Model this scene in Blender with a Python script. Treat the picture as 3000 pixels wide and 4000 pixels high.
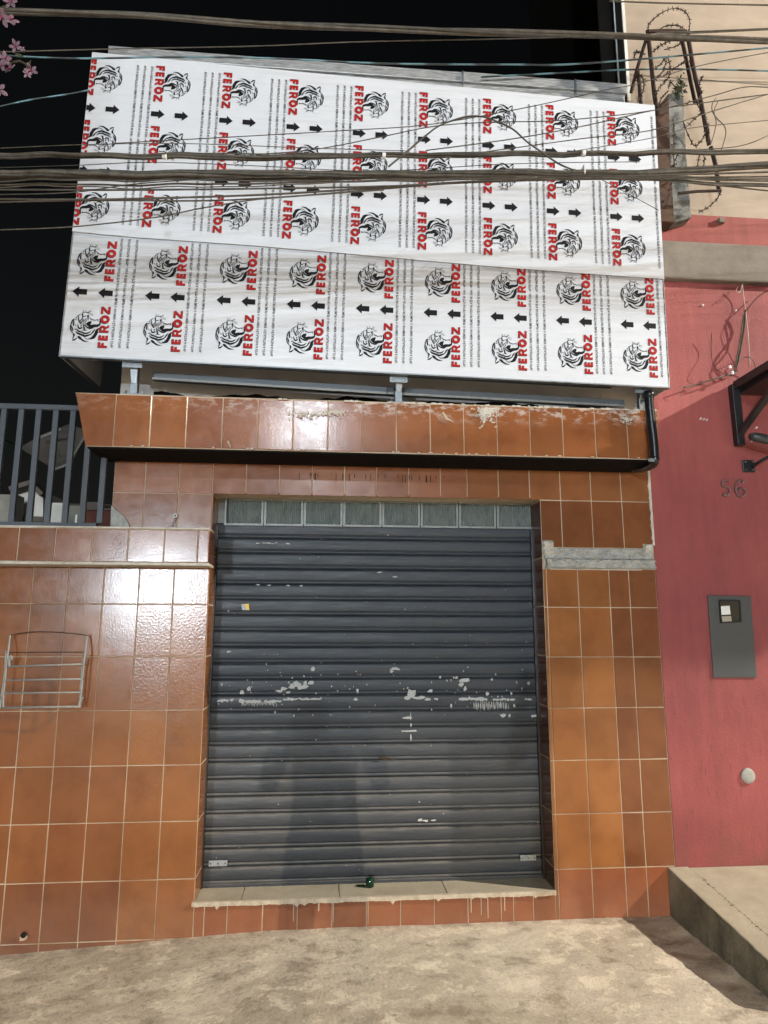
import bpy, bmesh, math, random
from mathutils import Vector, Matrix, noise
random.seed(7)
R = math.radians
for o in list(bpy.data.objects): bpy.data.objects.remove(o)
SC = bpy.context.scene
COL = SC.collection

# ------------------------------------------------------------------ camera
CY, CZ, YAW, PIT, ROL, F = -4.092, 1.62, R(4.89), R(9.81), R(0.11), 2600.0
fwd = Vector((math.sin(YAW)*math.cos(PIT), math.cos(YAW)*math.cos(PIT), math.sin(PIT)))
r0 = Vector((math.cos(YAW), -math.sin(YAW), 0)); u0 = r0.cross(fwd)
rt = math.cos(ROL)*r0 + math.sin(ROL)*u0
up = -math.sin(ROL)*r0 + math.cos(ROL)*u0
cam = bpy.data.objects.new('camera', bpy.data.cameras.new('camera'))
COL.objects.link(cam)
cam.data.sensor_fit = 'VERTICAL'; cam.data.sensor_height = 36; cam.data.lens = F/4000*36
cam.data.clip_start = .05; cam.data.clip_end = 400
cam.matrix_world = Matrix(((rt.x, up.x, -fwd.x, 0), (rt.y, up.y, -fwd.y, CY), (rt.z, up.z, -fwd.z, CZ), (0, 0, 0, 1)))
SC.camera = cam
SC.render.resolution_x = 768; SC.render.resolution_y = 1024
SC.view_settings.view_transform = 'Standard'; SC.view_settings.look = 'None'
SC.view_settings.exposure = 0; SC.view_settings.gamma = 1; SC.view_settings.use_curve_mapping = False

# ------------------------------------------------------------------ night sky
W = bpy.data.worlds.new('World'); SC.world = W; W.use_nodes = True
wn = W.node_tree; wn.nodes.clear()
sky = wn.nodes.new('ShaderNodeTexSky'); sky.sky_type = 'NISHITA'; sky.sun_disc = False
sky.sun_elevation = R(3); sky.sun_rotation = R(150)
desat = wn.nodes.new('ShaderNodeHueSaturation'); desat.inputs['Saturation'].default_value = .35
bg = wn.nodes.new('ShaderNodeBackground'); bg.inputs['Strength'].default_value = .0035
wo = wn.nodes.new('ShaderNodeOutputWorld')
wn.links.new(sky.outputs[0], desat.inputs['Color']); wn.links.new(desat.outputs[0], bg.inputs[0]); wn.links.new(bg.outputs[0], wo.inputs[0])

# street lamps of the road (built as posts with heads further down): (x, y, z, watts, colour, radius)
LAMPS = [(10.9, -3.5, 7.7, 8300, (1.0, .90, .77), .13),
         (-8.6, -33, 3.7, 14500, (.82, .92, 1.0), .22),
         (-.55, -12.0, 6.3, 950, (.80, .91, 1.0), .11),
         (1.0, -36, 5.6, 7600, (.84, .93, 1.0), .16)]
ADDED_KIOSK = (.15, -16.0, 2.45, 3900, (1.0, .82, .60), .022)      # warm bulb under an added, unseen kiosk canopy that cuts its light low
for i, (x, y, z, w, c, rad) in enumerate(LAMPS+[ADDED_KIOSK]):
    l = bpy.data.lights.new('street_or_added_bulb', 'POINT'); l.energy = w; l.color = c; l.shadow_soft_size = rad
    lo = bpy.data.objects.new('street_or_added_bulb', l); lo.location = (x, y, z); COL.objects.link(lo)

# ------------------------------------------------------------------ helpers
def ray(px, py):
    return fwd + (px-1500)/F*rt + (2000-py)/F*up
def P(px, py, Y=0.0):      # where the sight line of a photo pixel meets the vertical plane y = Y
    d = ray(px, py); t = (Y-CY)/d.y
    return Vector((t*d.x, Y, CZ+t*d.z))

def nmat(name, col=(.5, .5, .5), rough=.6, metal=0.0, spec=.5):
    m = bpy.data.materials.new(name); m.use_nodes = True
    b = m.node_tree.nodes['Principled BSDF']
    b.inputs['Base Color'].default_value = (*col, 1); b.inputs['Roughness'].default_value = rough
    b.inputs['Metallic'].default_value = metal; b.inputs['Specular IOR Level'].default_value = spec
    return m
class NT:
    def __init__(s, m): s.t = m.node_tree; s.b = s.t.nodes['Principled BSDF']
    def n(s, typ, **kw):
        x = s.t.nodes.new(typ)
        for k, v in kw.items():
            if k in x.inputs: x.inputs[k].default_value = v
            else: setattr(x, k, v)
        return x
    def l(s, a, b): s.t.links.new(a, b)
    def coord(s, scale=(1, 1, 1), kind='Object', rot=(0, 0, 0)):
        if kind == 'World': g = s.n('ShaderNodeNewGeometry').outputs['Position']
        else: g = s.n('ShaderNodeTexCoord').outputs[kind]
        mp = s.n('ShaderNodeMapping'); mp.inputs['Scale'].default_value = scale; mp.inputs['Rotation'].default_value = rot
        s.l(g, mp.inputs[0]); return mp.outputs[0]
    def noise(s, vec, scale, detail=4, rough=.55):
        x = s.n('ShaderNodeTexNoise', Scale=scale, Detail=detail, Roughness=rough); s.l(vec, x.inputs['Vector']); return x.outputs['Fac']
    def ramp(s, fac, stops):
        x = s.n('ShaderNodeValToRGB'); e = x.color_ramp.elements
        while len(e) < len(stops): e.new(.5)
        for i, (p, c) in enumerate(stops):
            e[i].position = p; e[i].color = (*c, 1) if len(c) == 3 else c
        s.l(fac, x.inputs[0]); return x.outputs[0]
    def mix(s, fac, a, b, mode='MIX'):
        x = s.n('ShaderNodeMix', data_type='RGBA', blend_type=mode)
        for i, v in ((0, fac), (6, a), (7, b)):
            if hasattr(v, 'is_linked') or hasattr(v, 'links'): s.l(v, x.inputs[i])
            else: x.inputs[i].default_value = v if i == 0 else (*v, 1)
        return x.outputs[2]
    def bump(s, h, strength, dist):
        x = s.n('ShaderNodeBump', Strength=strength, Distance=dist); s.l(h, x.inputs['Height'])
        prev = s.b.inputs['Normal'].links
        if prev: s.l(prev[0].from_socket, x.inputs['Normal'])
        s.l(x.outputs[0], s.b.inputs['Normal'])
G3 = lambda v: (v, v, v)

def mat_tile(name='glazed_tile', peel=.16):
    m = nmat(name, rough=.2); t = NT(m)
    oi = t.n('ShaderNodeObjectInfo')
    v = t.coord(kind='World')
    c = t.ramp(oi.outputs['Random'], [(0, (.228, .094, .040)), (.35, (.252, .103, .042)), (.7, (.272, .112, .045)), (1, (.244, .094, .039))])
    c = t.mix(1.0, c, oi.outputs['Color'], 'MULTIPLY')
    n1 = t.noise(v, 4.2, 6, .62)
    c = t.mix(1.0, c, t.ramp(n1, [(.30, (.74, .69, .70)), (.52, G3(.96)), (.72, (1.06, 1.07, 1.04))]), 'MULTIPLY')
    sp = t.noise(v, 190, 2, .5)
    c = t.mix(t.ramp(sp, [(.68, G3(0)), (.76, G3(.55))]), c, (.06, .025, .015))
    # wiped mortar along the top edge of the overhang
    g0 = t.n('ShaderNodeSeparateXYZ'); t.l(v, g0.inputs[0])
    m0 = t.n('ShaderNodeMapRange', interpolation_type='SMOOTHSTEP'); t.l(g0.outputs['Z'], m0.inputs[0])
    m0.inputs[1].default_value = 2.80; m0.inputs[2].default_value = 2.93
    m1 = t.n('ShaderNodeMath', operation='LESS_THAN'); t.l(g0.outputs['Z'], m1.inputs[0]); m1.inputs[1].default_value = 3.0
    m2 = t.n('ShaderNodeMapRange', interpolation_type='SMOOTHSTEP'); t.l(g0.outputs['X'], m2.inputs[0]); m2.inputs[1].default_value = -1.0; m2.inputs[2].default_value = -.2; m2.inputs[3].default_value = .25
    sn = t.noise(t.coord((4.5, 1, 11), 'World', (0, R(12), 0)), 2.6, 7, .72)
    mA = t.n('ShaderNodeMath', operation='MULTIPLY'); t.l(m0.outputs[0], mA.inputs[0]); t.l(m1.outputs[0], mA.inputs[1])
    mB = t.n('ShaderNodeMath', operation='MULTIPLY'); t.l(mA.outputs[0], mB.inputs[0]); t.l(m2.outputs[0], mB.inputs[1])
    mC = t.n('ShaderNodeMath', operation='MULTIPLY'); t.l(mB.outputs[0], mC.inputs[0]); t.l(t.ramp(sn, [(.50, G3(0)), (.60, G3(1))]), mC.inputs[1])
    c = t.mix(mC.outputs[0], c, (.50, .42, .38))
    # dust and splashes near the pavement
    geo = t.n('ShaderNodeSeparateXYZ'); t.l(v, geo.inputs[0])
    mr = t.n('ShaderNodeMapRange'); t.l(geo.outputs['Z'], mr.inputs[0])
    mr.inputs[1].default_value = .28; mr.inputs[2].default_value = -.1; mr.inputs[3].default_value = 0; mr.inputs[4].default_value = .38
    nd = t.noise(v, 9, 6, .7); mu = t.n('ShaderNodeMath', operation='MULTIPLY'); t.l(mr.outputs[0], mu.inputs[0]); t.l(nd, mu.inputs[1])
    c = t.mix(mu.outputs[0], c, (.33, .25, .21))
    t.l(c, t.b.inputs['Base Color'])
    r = t.ramp(t.noise(v, 14, 5, .65), [(.3, G3(.15)), (.75, G3(.24))]); t.l(r, t.b.inputs['Roughness'])
    vc = t.coord((1, 1, 1), 'World')
    t.bump(t.noise(vc, 75 if peel > .3 else 100, 3, .5), peel, .0018)
    t.bump(t.noise(vc, 11, 2, .4), .15, .002)
    return m
def mat_rough(name, a, b, scale=6, rough=.85, bs=.4, bd=.01, fine=90, streak=None):
    m = nmat(name, a, rough); t = NT(m); v = t.coord(kind='World')
    n = t.noise(v, scale, 8, .65)
    c = t.mix(t.ramp(n, [(.32, G3(0)), (.68, G3(1))]), a, b)
    if streak:
        sv = t.coord(streak, 'World'); c = t.mix(1.0, c, t.ramp(t.noise(sv, 1.0, 6, .6), [(.3, G3(.86)), (.65, G3(1.05))]), 'MULTIPLY')
    t.l(c, t.b.inputs['Base Color'])
    t.bump(t.noise(v, fine, 4, .7), bs, bd)
    return m
M = {}
M['tile'] = mat_tile(); M['tilep'] = mat_tile('orange_peel_tile', .36)
M['grout'] = mat_rough('grout', (.56, .48, .36), (.30, .20, .13), 2.6, .9, .3, .002)
M['mortar'] = mat_rough('mortar', (.50, .50, .47), (.30, .30, .28), 18, .95, .8, .008, 60)
M['whitewash'] = mat_rough('whitewash', (.62, .60, .54), (.42, .38, .32), 16, .9, .5, .003)
M['plaster'] = mat_rough('parapet_plaster', (.60, .58, .57), (.48, .46, .455), 5, .9, .3, .004)
M['bitumen'] = mat_rough('black_paint', (.006, .0055, .0055), (.012, .010, .010), 20, .95, .5, .004); M['bitumen'].node_tree.nodes['Principled BSDF'].inputs['Specular IOR Level'].default_value = .1
M['redwall'] = mat_rough('red_render', (.295, .070, .064), (.225, .048, .050), 1.5, .75, .55, .006, 60, (16, 16, 2.2))
def _pits(m):
    t = NT(m); p = t.noise(t.coord((60, 60, 7), 'World'), 1.0, 4, .7)
    g = t.n('ShaderNodeSeparateXYZ'); t.l(t.coord((1, 1, 1), 'World'), g.inputs[0])
    k = t.n('ShaderNodeMapRange'); t.l(g.outputs['Z'], k.inputs[0]); k.inputs[1].default_value = 1.6; k.inputs[2].default_value = .9; k.inputs[3].default_value = .25; k.inputs[4].default_value = 1
    src = t.b.inputs['Base Color'].links[0].from_socket
    q = t.n('ShaderNodeMath', operation='MULTIPLY'); t.l(t.ramp(p, [(.60, G3(0)), (.68, G3(.8))]), q.inputs[0]); t.l(k.outputs[0], q.inputs[1])
    c = t.mix(q.outputs[0], src, (.13, .03, .03))
    b = t.n('ShaderNodeMapRange'); t.l(g.outputs['Z'], b.inputs[0]); b.inputs[1].default_value = .62; b.inputs[2].default_value = .2; b.inputs[3].default_value = 0; b.inputs[4].default_value = .75
    q2 = t.n('ShaderNodeMath', operation='MULTIPLY'); t.l(b.outputs[0], q2.inputs[0]); t.l(t.ramp(t.noise(t.coord((3, 3, 1.6), 'World'), 1.6, 6, .7), [(.42, G3(0)), (.62, G3(1))]), q2.inputs[1])
    t.l(t.mix(q2.outputs[0], c, (.17, .055, .045)), t.b.inputs['Base Color'])
_pits(M['redwall'])
M['redtrim'] = mat_rough('red_trim', (.24, .055, .048), (.29, .075, .062), 4, .8, .3, .004, 60, (30, 30, 1.5))
M['cream'] = mat_rough('cream_paint', (.37, .30, .235), (.32, .26, .20), 2.5, .85, .2, .004, 60, (3, 3, 9))
M['band'] = mat_rough('concrete_band', (.22, .19, .155), (.14, .12, .10), 4, .9, .5, .006, 50)
M['darkwall'] = mat_rough('far_wall', (.13, .11, .095), (.09, .08, .07), 3, .9)
M['whitewall'] = mat_rough('far_white_wall', (.75, .75, .72), (.5, .5, .47), 2, .8)
M['greywall'] = mat_rough('far_grey_wall', (.30, .30, .27), (.16, .16, .14), 4, .9)
M['rustred'] = mat_rough('far_oxide_wall', (.13, .035, .02), (.07, .02, .012), 6, .8)
M['steel'] = nmat('painted_fence_steel', (.062, .074, .092), .55)
M['stairw'] = nmat('stair_wall_shade_colour', (.010, .0085, .0075), .95, 0, .1)  # near-black colour stands in for the stair wall getting no light
M['black'] = nmat('black_steel', (.012, .013, .016), .38)
M['pipe'] = nmat('black_pvc', (.010, .012, .014), .28, 0, .5)
M['white'] = nmat('white_plastic', (.75, .75, .74), .4)
M['ink'] = nmat('black_ink', (.010, .010, .012), .6, 0, .15)
M['grey_ink'] = nmat('small_print_ink', (.03, .03, .034), .6, 0, .15)
M['red'] = nmat('red_ink', (.36, .014, .013), .55, 0, .2)
M['glassg'] = nmat('green_glass', (.003, .040, .018), .15); M['glassg'].node_tree.nodes['Principled BSDF'].inputs['Transmission Weight'].default_value = .35
M['yellow'] = nmat('sticker_yellow', (.72, .45, .05), .5)
M['bluegrey'] = nmat('sticker_grey', (.30, .36, .36), .5)
M['lens'] = nmat('lit_lamp_lens', (1, 1, 1), .4)
_b = M['lens'].node_tree.nodes['Principled BSDF']; _b.inputs['Emission Color'].default_value = (1, .95, .85, 1); _b.inputs['Emission Strength'].default_value = 12

def mat_metal(name, col, rough, sc=(1, 1, 1), k=.25):
    m = nmat(name, col, rough, 1.0); t = NT(m); v = t.coord(sc, 'World')
    n = t.noise(v, 30, 5, .6)
    t.l(t.mix(1.0, col, t.ramp(n, [(.3, G3(1-k)), (.7, G3(1+k*.5))]), 'MULTIPLY'), t.b.inputs['Base Color'])
    t.l(t.ramp(n, [(.3, G3(rough-.1)), (.75, G3(rough+.15))]), t.b.inputs['Roughness'])
    return m
M['galv'] = mat_metal('galvanised_steel', (.30, .325, .345), .5)
M['coping'] = mat_metal('coping_sheet', (.50, .51, .52), .46, (.4, 1, 4), .5); M['coping'].node_tree.nodes['Principled BSDF'].inputs['Metallic'].default_value = .55
M['rust'] = mat_rough('rusty_iron', (.048, .018, .010), (.012, .008, .007), 30, .85, .6, .003)
M['rustsheet'] = mat_rough('rust_brown_wall', (.085, .042, .024), (.04, .02, .012), 7, .85, .5, .005, 40, (2, 2, 9))
M['wire'] = nmat('rack_wire', (.36, .38, .40), .42, .6)
M['knob'] = mat_rough('weathered_wire', (.22, .22, .20), (.32, .33, .32), 60, .5, .4, .001)

def mat_film():
    m = nmat('protective_film', (.80, .82, .86), .32); t = NT(m)
    v = t.coord((.55, 1, 9), 'World', (0, R(-1.5), 0))
    a = t.noise(v, 3.2, 8, .7)
    v2 = t.coord((.25, 1, 30), 'World', (0, R(-2.5), 0)); b = t.noise(v2, 2.0, 6, .7)
    v3 = t.coord((1, 1, 1), 'World'); big = t.noise(v3, 1.1, 2, .5)
    dirt = t.ramp(a, [(.48, G3(0)), (.72, G3(.85))])
    d2 = t.ramp(b, [(.52, G3(0)), (.75, G3(.8))])
    mk = t.ramp(big, [(.42, G3(.15)), (.62, G3(1))])
    ad = t.n('ShaderNodeMath', operation='ADD'); t.l(dirt, ad.inputs[0]); t.l(d2, ad.inputs[1])
    mu = t.n('ShaderNodeMath', operation='MULTIPLY'); t.l(ad.outputs[0], mu.inputs[0]); t.l(mk, mu.inputs[1])
    # two rain-washed dirty bands that follow the panels
    sx = t.n('ShaderNodeSeparateXYZ'); t.l(t.coord((1, 1, 1), 'World'), sx.inputs[0])
    prof = None
    for zc, wd, amt in ((4.32, .10, .40), (3.68, .12, .85), (4.02, .05, .4), (3.80, .04, .6)):
        s1 = t.n('ShaderNodeMath', operation='SUBTRACT'); t.l(sx.outputs['Z'], s1.inputs[0]); s1.inputs[1].default_value = zc
        a1 = t.n('ShaderNodeMath', operation='MULTIPLY_ADD'); t.l(sx.outputs['X'], a1.inputs[0]); a1.inputs[1].default_value = .02; t.l(s1.outputs[0], a1.inputs[2])
        ab = t.n('ShaderNodeMath', operation='ABSOLUTE'); t.l(a1.outputs[0], ab.inputs[0])
        mr = t.n('ShaderNodeMapRange'); t.l(ab.outputs[0], mr.inputs[0]); mr.inputs[1].default_value = wd*1.5; mr.inputs[2].default_value = 0; mr.inputs[3].default_value = 0; mr.inputs[4].default_value = amt
        if prof is None: prof = mr.outputs[0]
        else:
            q = t.n('ShaderNodeMath', operation='ADD'); t.l(prof, q.inputs[0]); t.l(mr.outputs[0], q.inputs[1]); prof = q.outputs[0]
    pm = t.n('ShaderNodeMath', operation='MULTIPLY'); t.l(prof, pm.inputs[0]); t.l(t.ramp(b, [(.3, G3(.1)), (.7, G3(1))]), pm.inputs[1])
    tot = t.n('ShaderNodeMath', operation='MULTIPLY_ADD'); t.l(mu.outputs[0], tot.inputs[0]); tot.inputs[1].default_value = .33; t.l(pm.outputs[0], tot.inputs[2]); tot.use_clamp = True
    t.l(t.mix(tot.outputs[0], (.655, .69, .75), (.33, .32, .325)), t.b.inputs['Base Color'])
    t.bump(t.noise(t.coord((.8, 1, 5), 'World'), 2.6, 3, .5), .55, .011); t.bump(t.noise(t.coord((1.4, 1, 7), 'World', (0, R(28), 0)), 2.2, 4, .6), .35, .005)
    return m
M['film'] = mat_film()

def mat_slat():
    m = nmat('shutter_paint', (.05, .062, .075), .42); t = NT(m)
    v = t.coord((1.1, 1, 16), 'World'); n = t.noise(v, 4, 8, .7)
    v1 = t.coord((1, 1, 1), 'World'); n1 = t.noise(v1, 2.0, 4, .6)
    c = t.mix(t.ramp(n1, [(.3, G3(0)), (.7, G3(1))]), (.015, .023, .036), (.024, .032, .043))
    c = t.mix(t.ramp(n, [(.5, G3(0)), (.8, G3(.5))]), c, (.085, .082, .075))
    z_ = t.n('ShaderNodeSeparateXYZ'); t.l(v1, z_.inputs[0])
    nz = t.n('ShaderNodeSeparateXYZ'); g_ = t.n('ShaderNodeNewGeometry'); t.l(g_.outputs['Normal'], nz.inputs[0])
    up_ = t.n('ShaderNodeMapRange'); t.l(nz.outputs['Z'], up_.inputs[0]); up_.inputs[1].default_value = .05; up_.inputs[2].default_value = .55
    lo = t.n('ShaderNodeMapRange'); t.l(z_.outputs['Z'], lo.inputs[0]); lo.inputs[1].default_value = 1.35; lo.inputs[2].default_value = .5; lo.inputs[3].default_value = .12; lo.inputs[4].default_value = .8
    d_ = t.n('ShaderNodeMath', operation='MULTIPLY'); t.l(up_.outputs[0], d_.inputs[0]); t.l(lo.outputs[0], d_.inputs[1])
    d2 = t.n('ShaderNodeMath', operation='MULTIPLY'); t.l(d_.outputs[0], d2.inputs[0]); t.l(t.ramp(t.noise(t.coord((1, 1, 3), 'World'), 9, 6, .7), [(.3, G3(.25)), (.65, G3(1))]), d2.inputs[1])
    c = t.mix(d2.outputs[0], c, (.19, .175, .15))
    lo2 = t.n('ShaderNodeMapRange'); t.l(z_.outputs['Z'], lo2.inputs[0]); lo2.inputs[1].default_value = 1.3; lo2.inputs[2].default_value = .7; lo2.inputs[3].default_value = 0; lo2.inputs[4].default_value = .16
    d3 = t.n('ShaderNodeMath', operation='MULTIPLY'); t.l(lo2.outputs[0], d3.inputs[0]); t.l(t.ramp(t.noise(v1, 3.5, 7, .7), [(.35, G3(.4)), (.65, G3(1))]), d3.inputs[1])
    c = t.mix(d3.outputs[0], c, (.10, .095, .085))
    sp = t.noise(v1, 120, 2, .5); c = t.mix(t.ramp(sp, [(.70, G3(0)), (.76, G3(.3))]), c, (.3, .3, .28))
    t.l(c, t.b.inputs['Base Color'])
    t.l(t.ramp(n, [(.35, G3(.40)), (.7, G3(.64))]), t.b.inputs['Roughness'])
    t.bump(t.noise(v1, 60, 3, .6), .12, .002); t.bump(t.noise(t.coord((1, 1, 4), 'World'), 5, 3, .5), .5, .006)
    return m
M['slat'] = mat_slat()
M['paper'] = mat_rough('paper_residue', (.55, .56, .55), (.35, .36, .36), 120, .9, .3, .001)

def mat_block():
    m = nmat('ribbed_glass', (.16, .20, .20), .22); t = NT(m); v = t.coord((1, 1, .25), 'World')
    n = t.noise(v, 25, 6, .7)
    t.l(t.mix(t.ramp(n, [(.3, G3(0)), (.75, G3(1))]), (.10, .13, .132), (.20, .23, .22)), t.b.inputs['Base Color'])
    t.l(t.ramp(n, [(.3, G3(.15)), (.75, G3(.5))]), t.b.inputs['Roughness'])
    return m
M['block'] = mat_block()
M['blockrim'] = mat_rough('glass_block_rim', (.24, .27, .265), (.16, .185, .18), 25, .4, .2, .002)

def mat_ground():
    m = nmat('worn_concrete', rough=.92); t = NT(m); v = t.coord(kind='World')
    dv = t.n('ShaderNodeTexNoise', Scale=2.4, Detail=3); t.l(v, dv.inputs['Vector'])
    wv = t.mix(.22, v, dv.outputs['Color'], 'LINEAR_LIGHT') if False else v
    big = t.noise(t.coord((1, 1.25, 1), 'World'), 1.35, 3, .5); a = t.noise(t.coord((1, 1.3, 1), 'World'), 4.2, 10, .70); b = t.noise(v, 11, 9, .72); c_ = t.noise(v, 75, 5, .75)
    c = t.ramp(big, [(.36, (.46, .40, .31)), (.47, (.55, .485, .38)), (.58, (.64, .57, .455))])
    c = t.mix(t.ramp(a, [(.38, G3(.65)), (.43, G3(.32)), (.455, G3(0))]), c, (.29, .238, .172))          # scuffed dark films
    c = t.mix(t.ramp(a, [(.54, G3(0)), (.56, G3(.6)), (.66, G3(.9))]), c, (.80, .72, .57))            # scaled pale patches with crisp rims
    c = t.mix(t.ramp(b, [(.30, G3(.8)), (.40, G3(0))]), c, (.20, .17, .13))
    c = t.mix(t.ramp(b, [(.62, G3(0)), (.68, G3(.6))]), c, (.74, .69, .58))
    c = t.mix(1.0, c, t.ramp(c_, [(.30, G3(.74)), (.50, G3(.99)), (.70, G3(1.14))]), 'MULTIPLY')
    sg_ = t.n('ShaderNodeSeparateXYZ'); t.l(v, sg_.inputs[0])
    lx_ = t.n('ShaderNodeMapRange'); t.l(sg_.outputs['X'], lx_.inputs[0]); lx_.inputs[1].default_value = .9; lx_.inputs[2].default_value = -1.0
    fine = t.noise(v, 38, 7, .78)
    gm = t.n('ShaderNodeMath', operation='MULTIPLY'); t.l(lx_.outputs[0], gm.inputs[0]); t.l(t.ramp(fine, [(.38, G3(.6)), (.47, G3(0))]), gm.inputs[1])
    c = t.mix(gm.outputs[0], c, (.20, .165, .125))
    gm2 = t.n('ShaderNodeMath', operation='MULTIPLY'); t.l(lx_.outputs[0], gm2.inputs[0]); t.l(t.ramp(fine, [(.59, G3(0)), (.66, G3(.5))]), gm2.inputs[1])
    c = t.mix(gm2.outputs[0], c, (.66, .59, .48))
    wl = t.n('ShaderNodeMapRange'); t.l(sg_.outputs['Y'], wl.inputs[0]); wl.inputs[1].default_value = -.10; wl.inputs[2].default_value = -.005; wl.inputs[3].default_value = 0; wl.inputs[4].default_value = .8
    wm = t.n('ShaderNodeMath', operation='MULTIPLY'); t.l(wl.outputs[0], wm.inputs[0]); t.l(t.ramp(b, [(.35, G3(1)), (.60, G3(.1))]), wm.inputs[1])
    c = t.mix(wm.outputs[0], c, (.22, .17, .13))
    t.l(c, t.b.inputs['Base Color'])
    t.bump(c_, .5, .005); t.bump(fine, .5, .007); t.bump(b, .5, .010); t.bump(a, .5, .014)
    return m
M['ground'] = mat_ground()
M['ramp'] = mat_rough('ramp_concrete', (.46, .41, .31), (.34, .30, .225), 5, .92, .6, .006)
M['rampside'] = mat_rough('mossy_ramp_concrete', (.30, .285, .215), (.085, .078, .052), 3.4, .95, .8, .012, 40, (9, 9, 1.2))
M['petal'] = nmat('pink_petal', (.20, .125, .16), .75); M['petal'].node_tree.nodes['Principled BSDF'].inputs['Subsurface Weight'].default_value = .1
M['petalcore'] = nmat('petal_throat', (.38, .03, .13), .6)
M['twig'] = nmat('twig_bark', (.05, .032, .02), .9)
M['leaf'] = nmat('dry_leaf', (.045, .05, .02), .7)
M['moss'] = nmat('dark_weed', (.03, .04, .015), .9)
def cable_mat(name, a, b):
    m = nmat(name, a, .55); t = NT(m); v = t.coord((1, 1, 1), 'World')
    t.l(t.mix(t.ramp(t.noise(v, 22, 5, .7), [(.35, G3(0)), (.65, G3(1))]), a, b), t.b.inputs['Base Color']); return m
M['cable'] = cable_mat('dusty_cable', (.050, .043, .034), (.115, .098, .075))
M['cableb'] = cable_mat('black_cable', (.03, .028, .024), (.075, .065, .05))
def mat_twist():
    m = nmat('glint_striped_wire', (.1, .3, .36), .3, .3); t = NT(m)
    w = t.n('ShaderNodeTexWave', Scale=1.15, Distortion=2.5); w.bands_direction = 'X'; t.l(t.coord((1, 1, 1), 'World'), w.inputs['Vector']); w.inputs['Detail'].default_value = 1
    t.l(t.ramp(w.outputs['Fac'], [(.30, (.04, .055, .06)), (.75, (.13, .25, .29))]), t.b.inputs['Base Color']); return m  # pale stripes paint reflections along the twists into the colour
M['twist'] = mat_twist()

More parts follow.
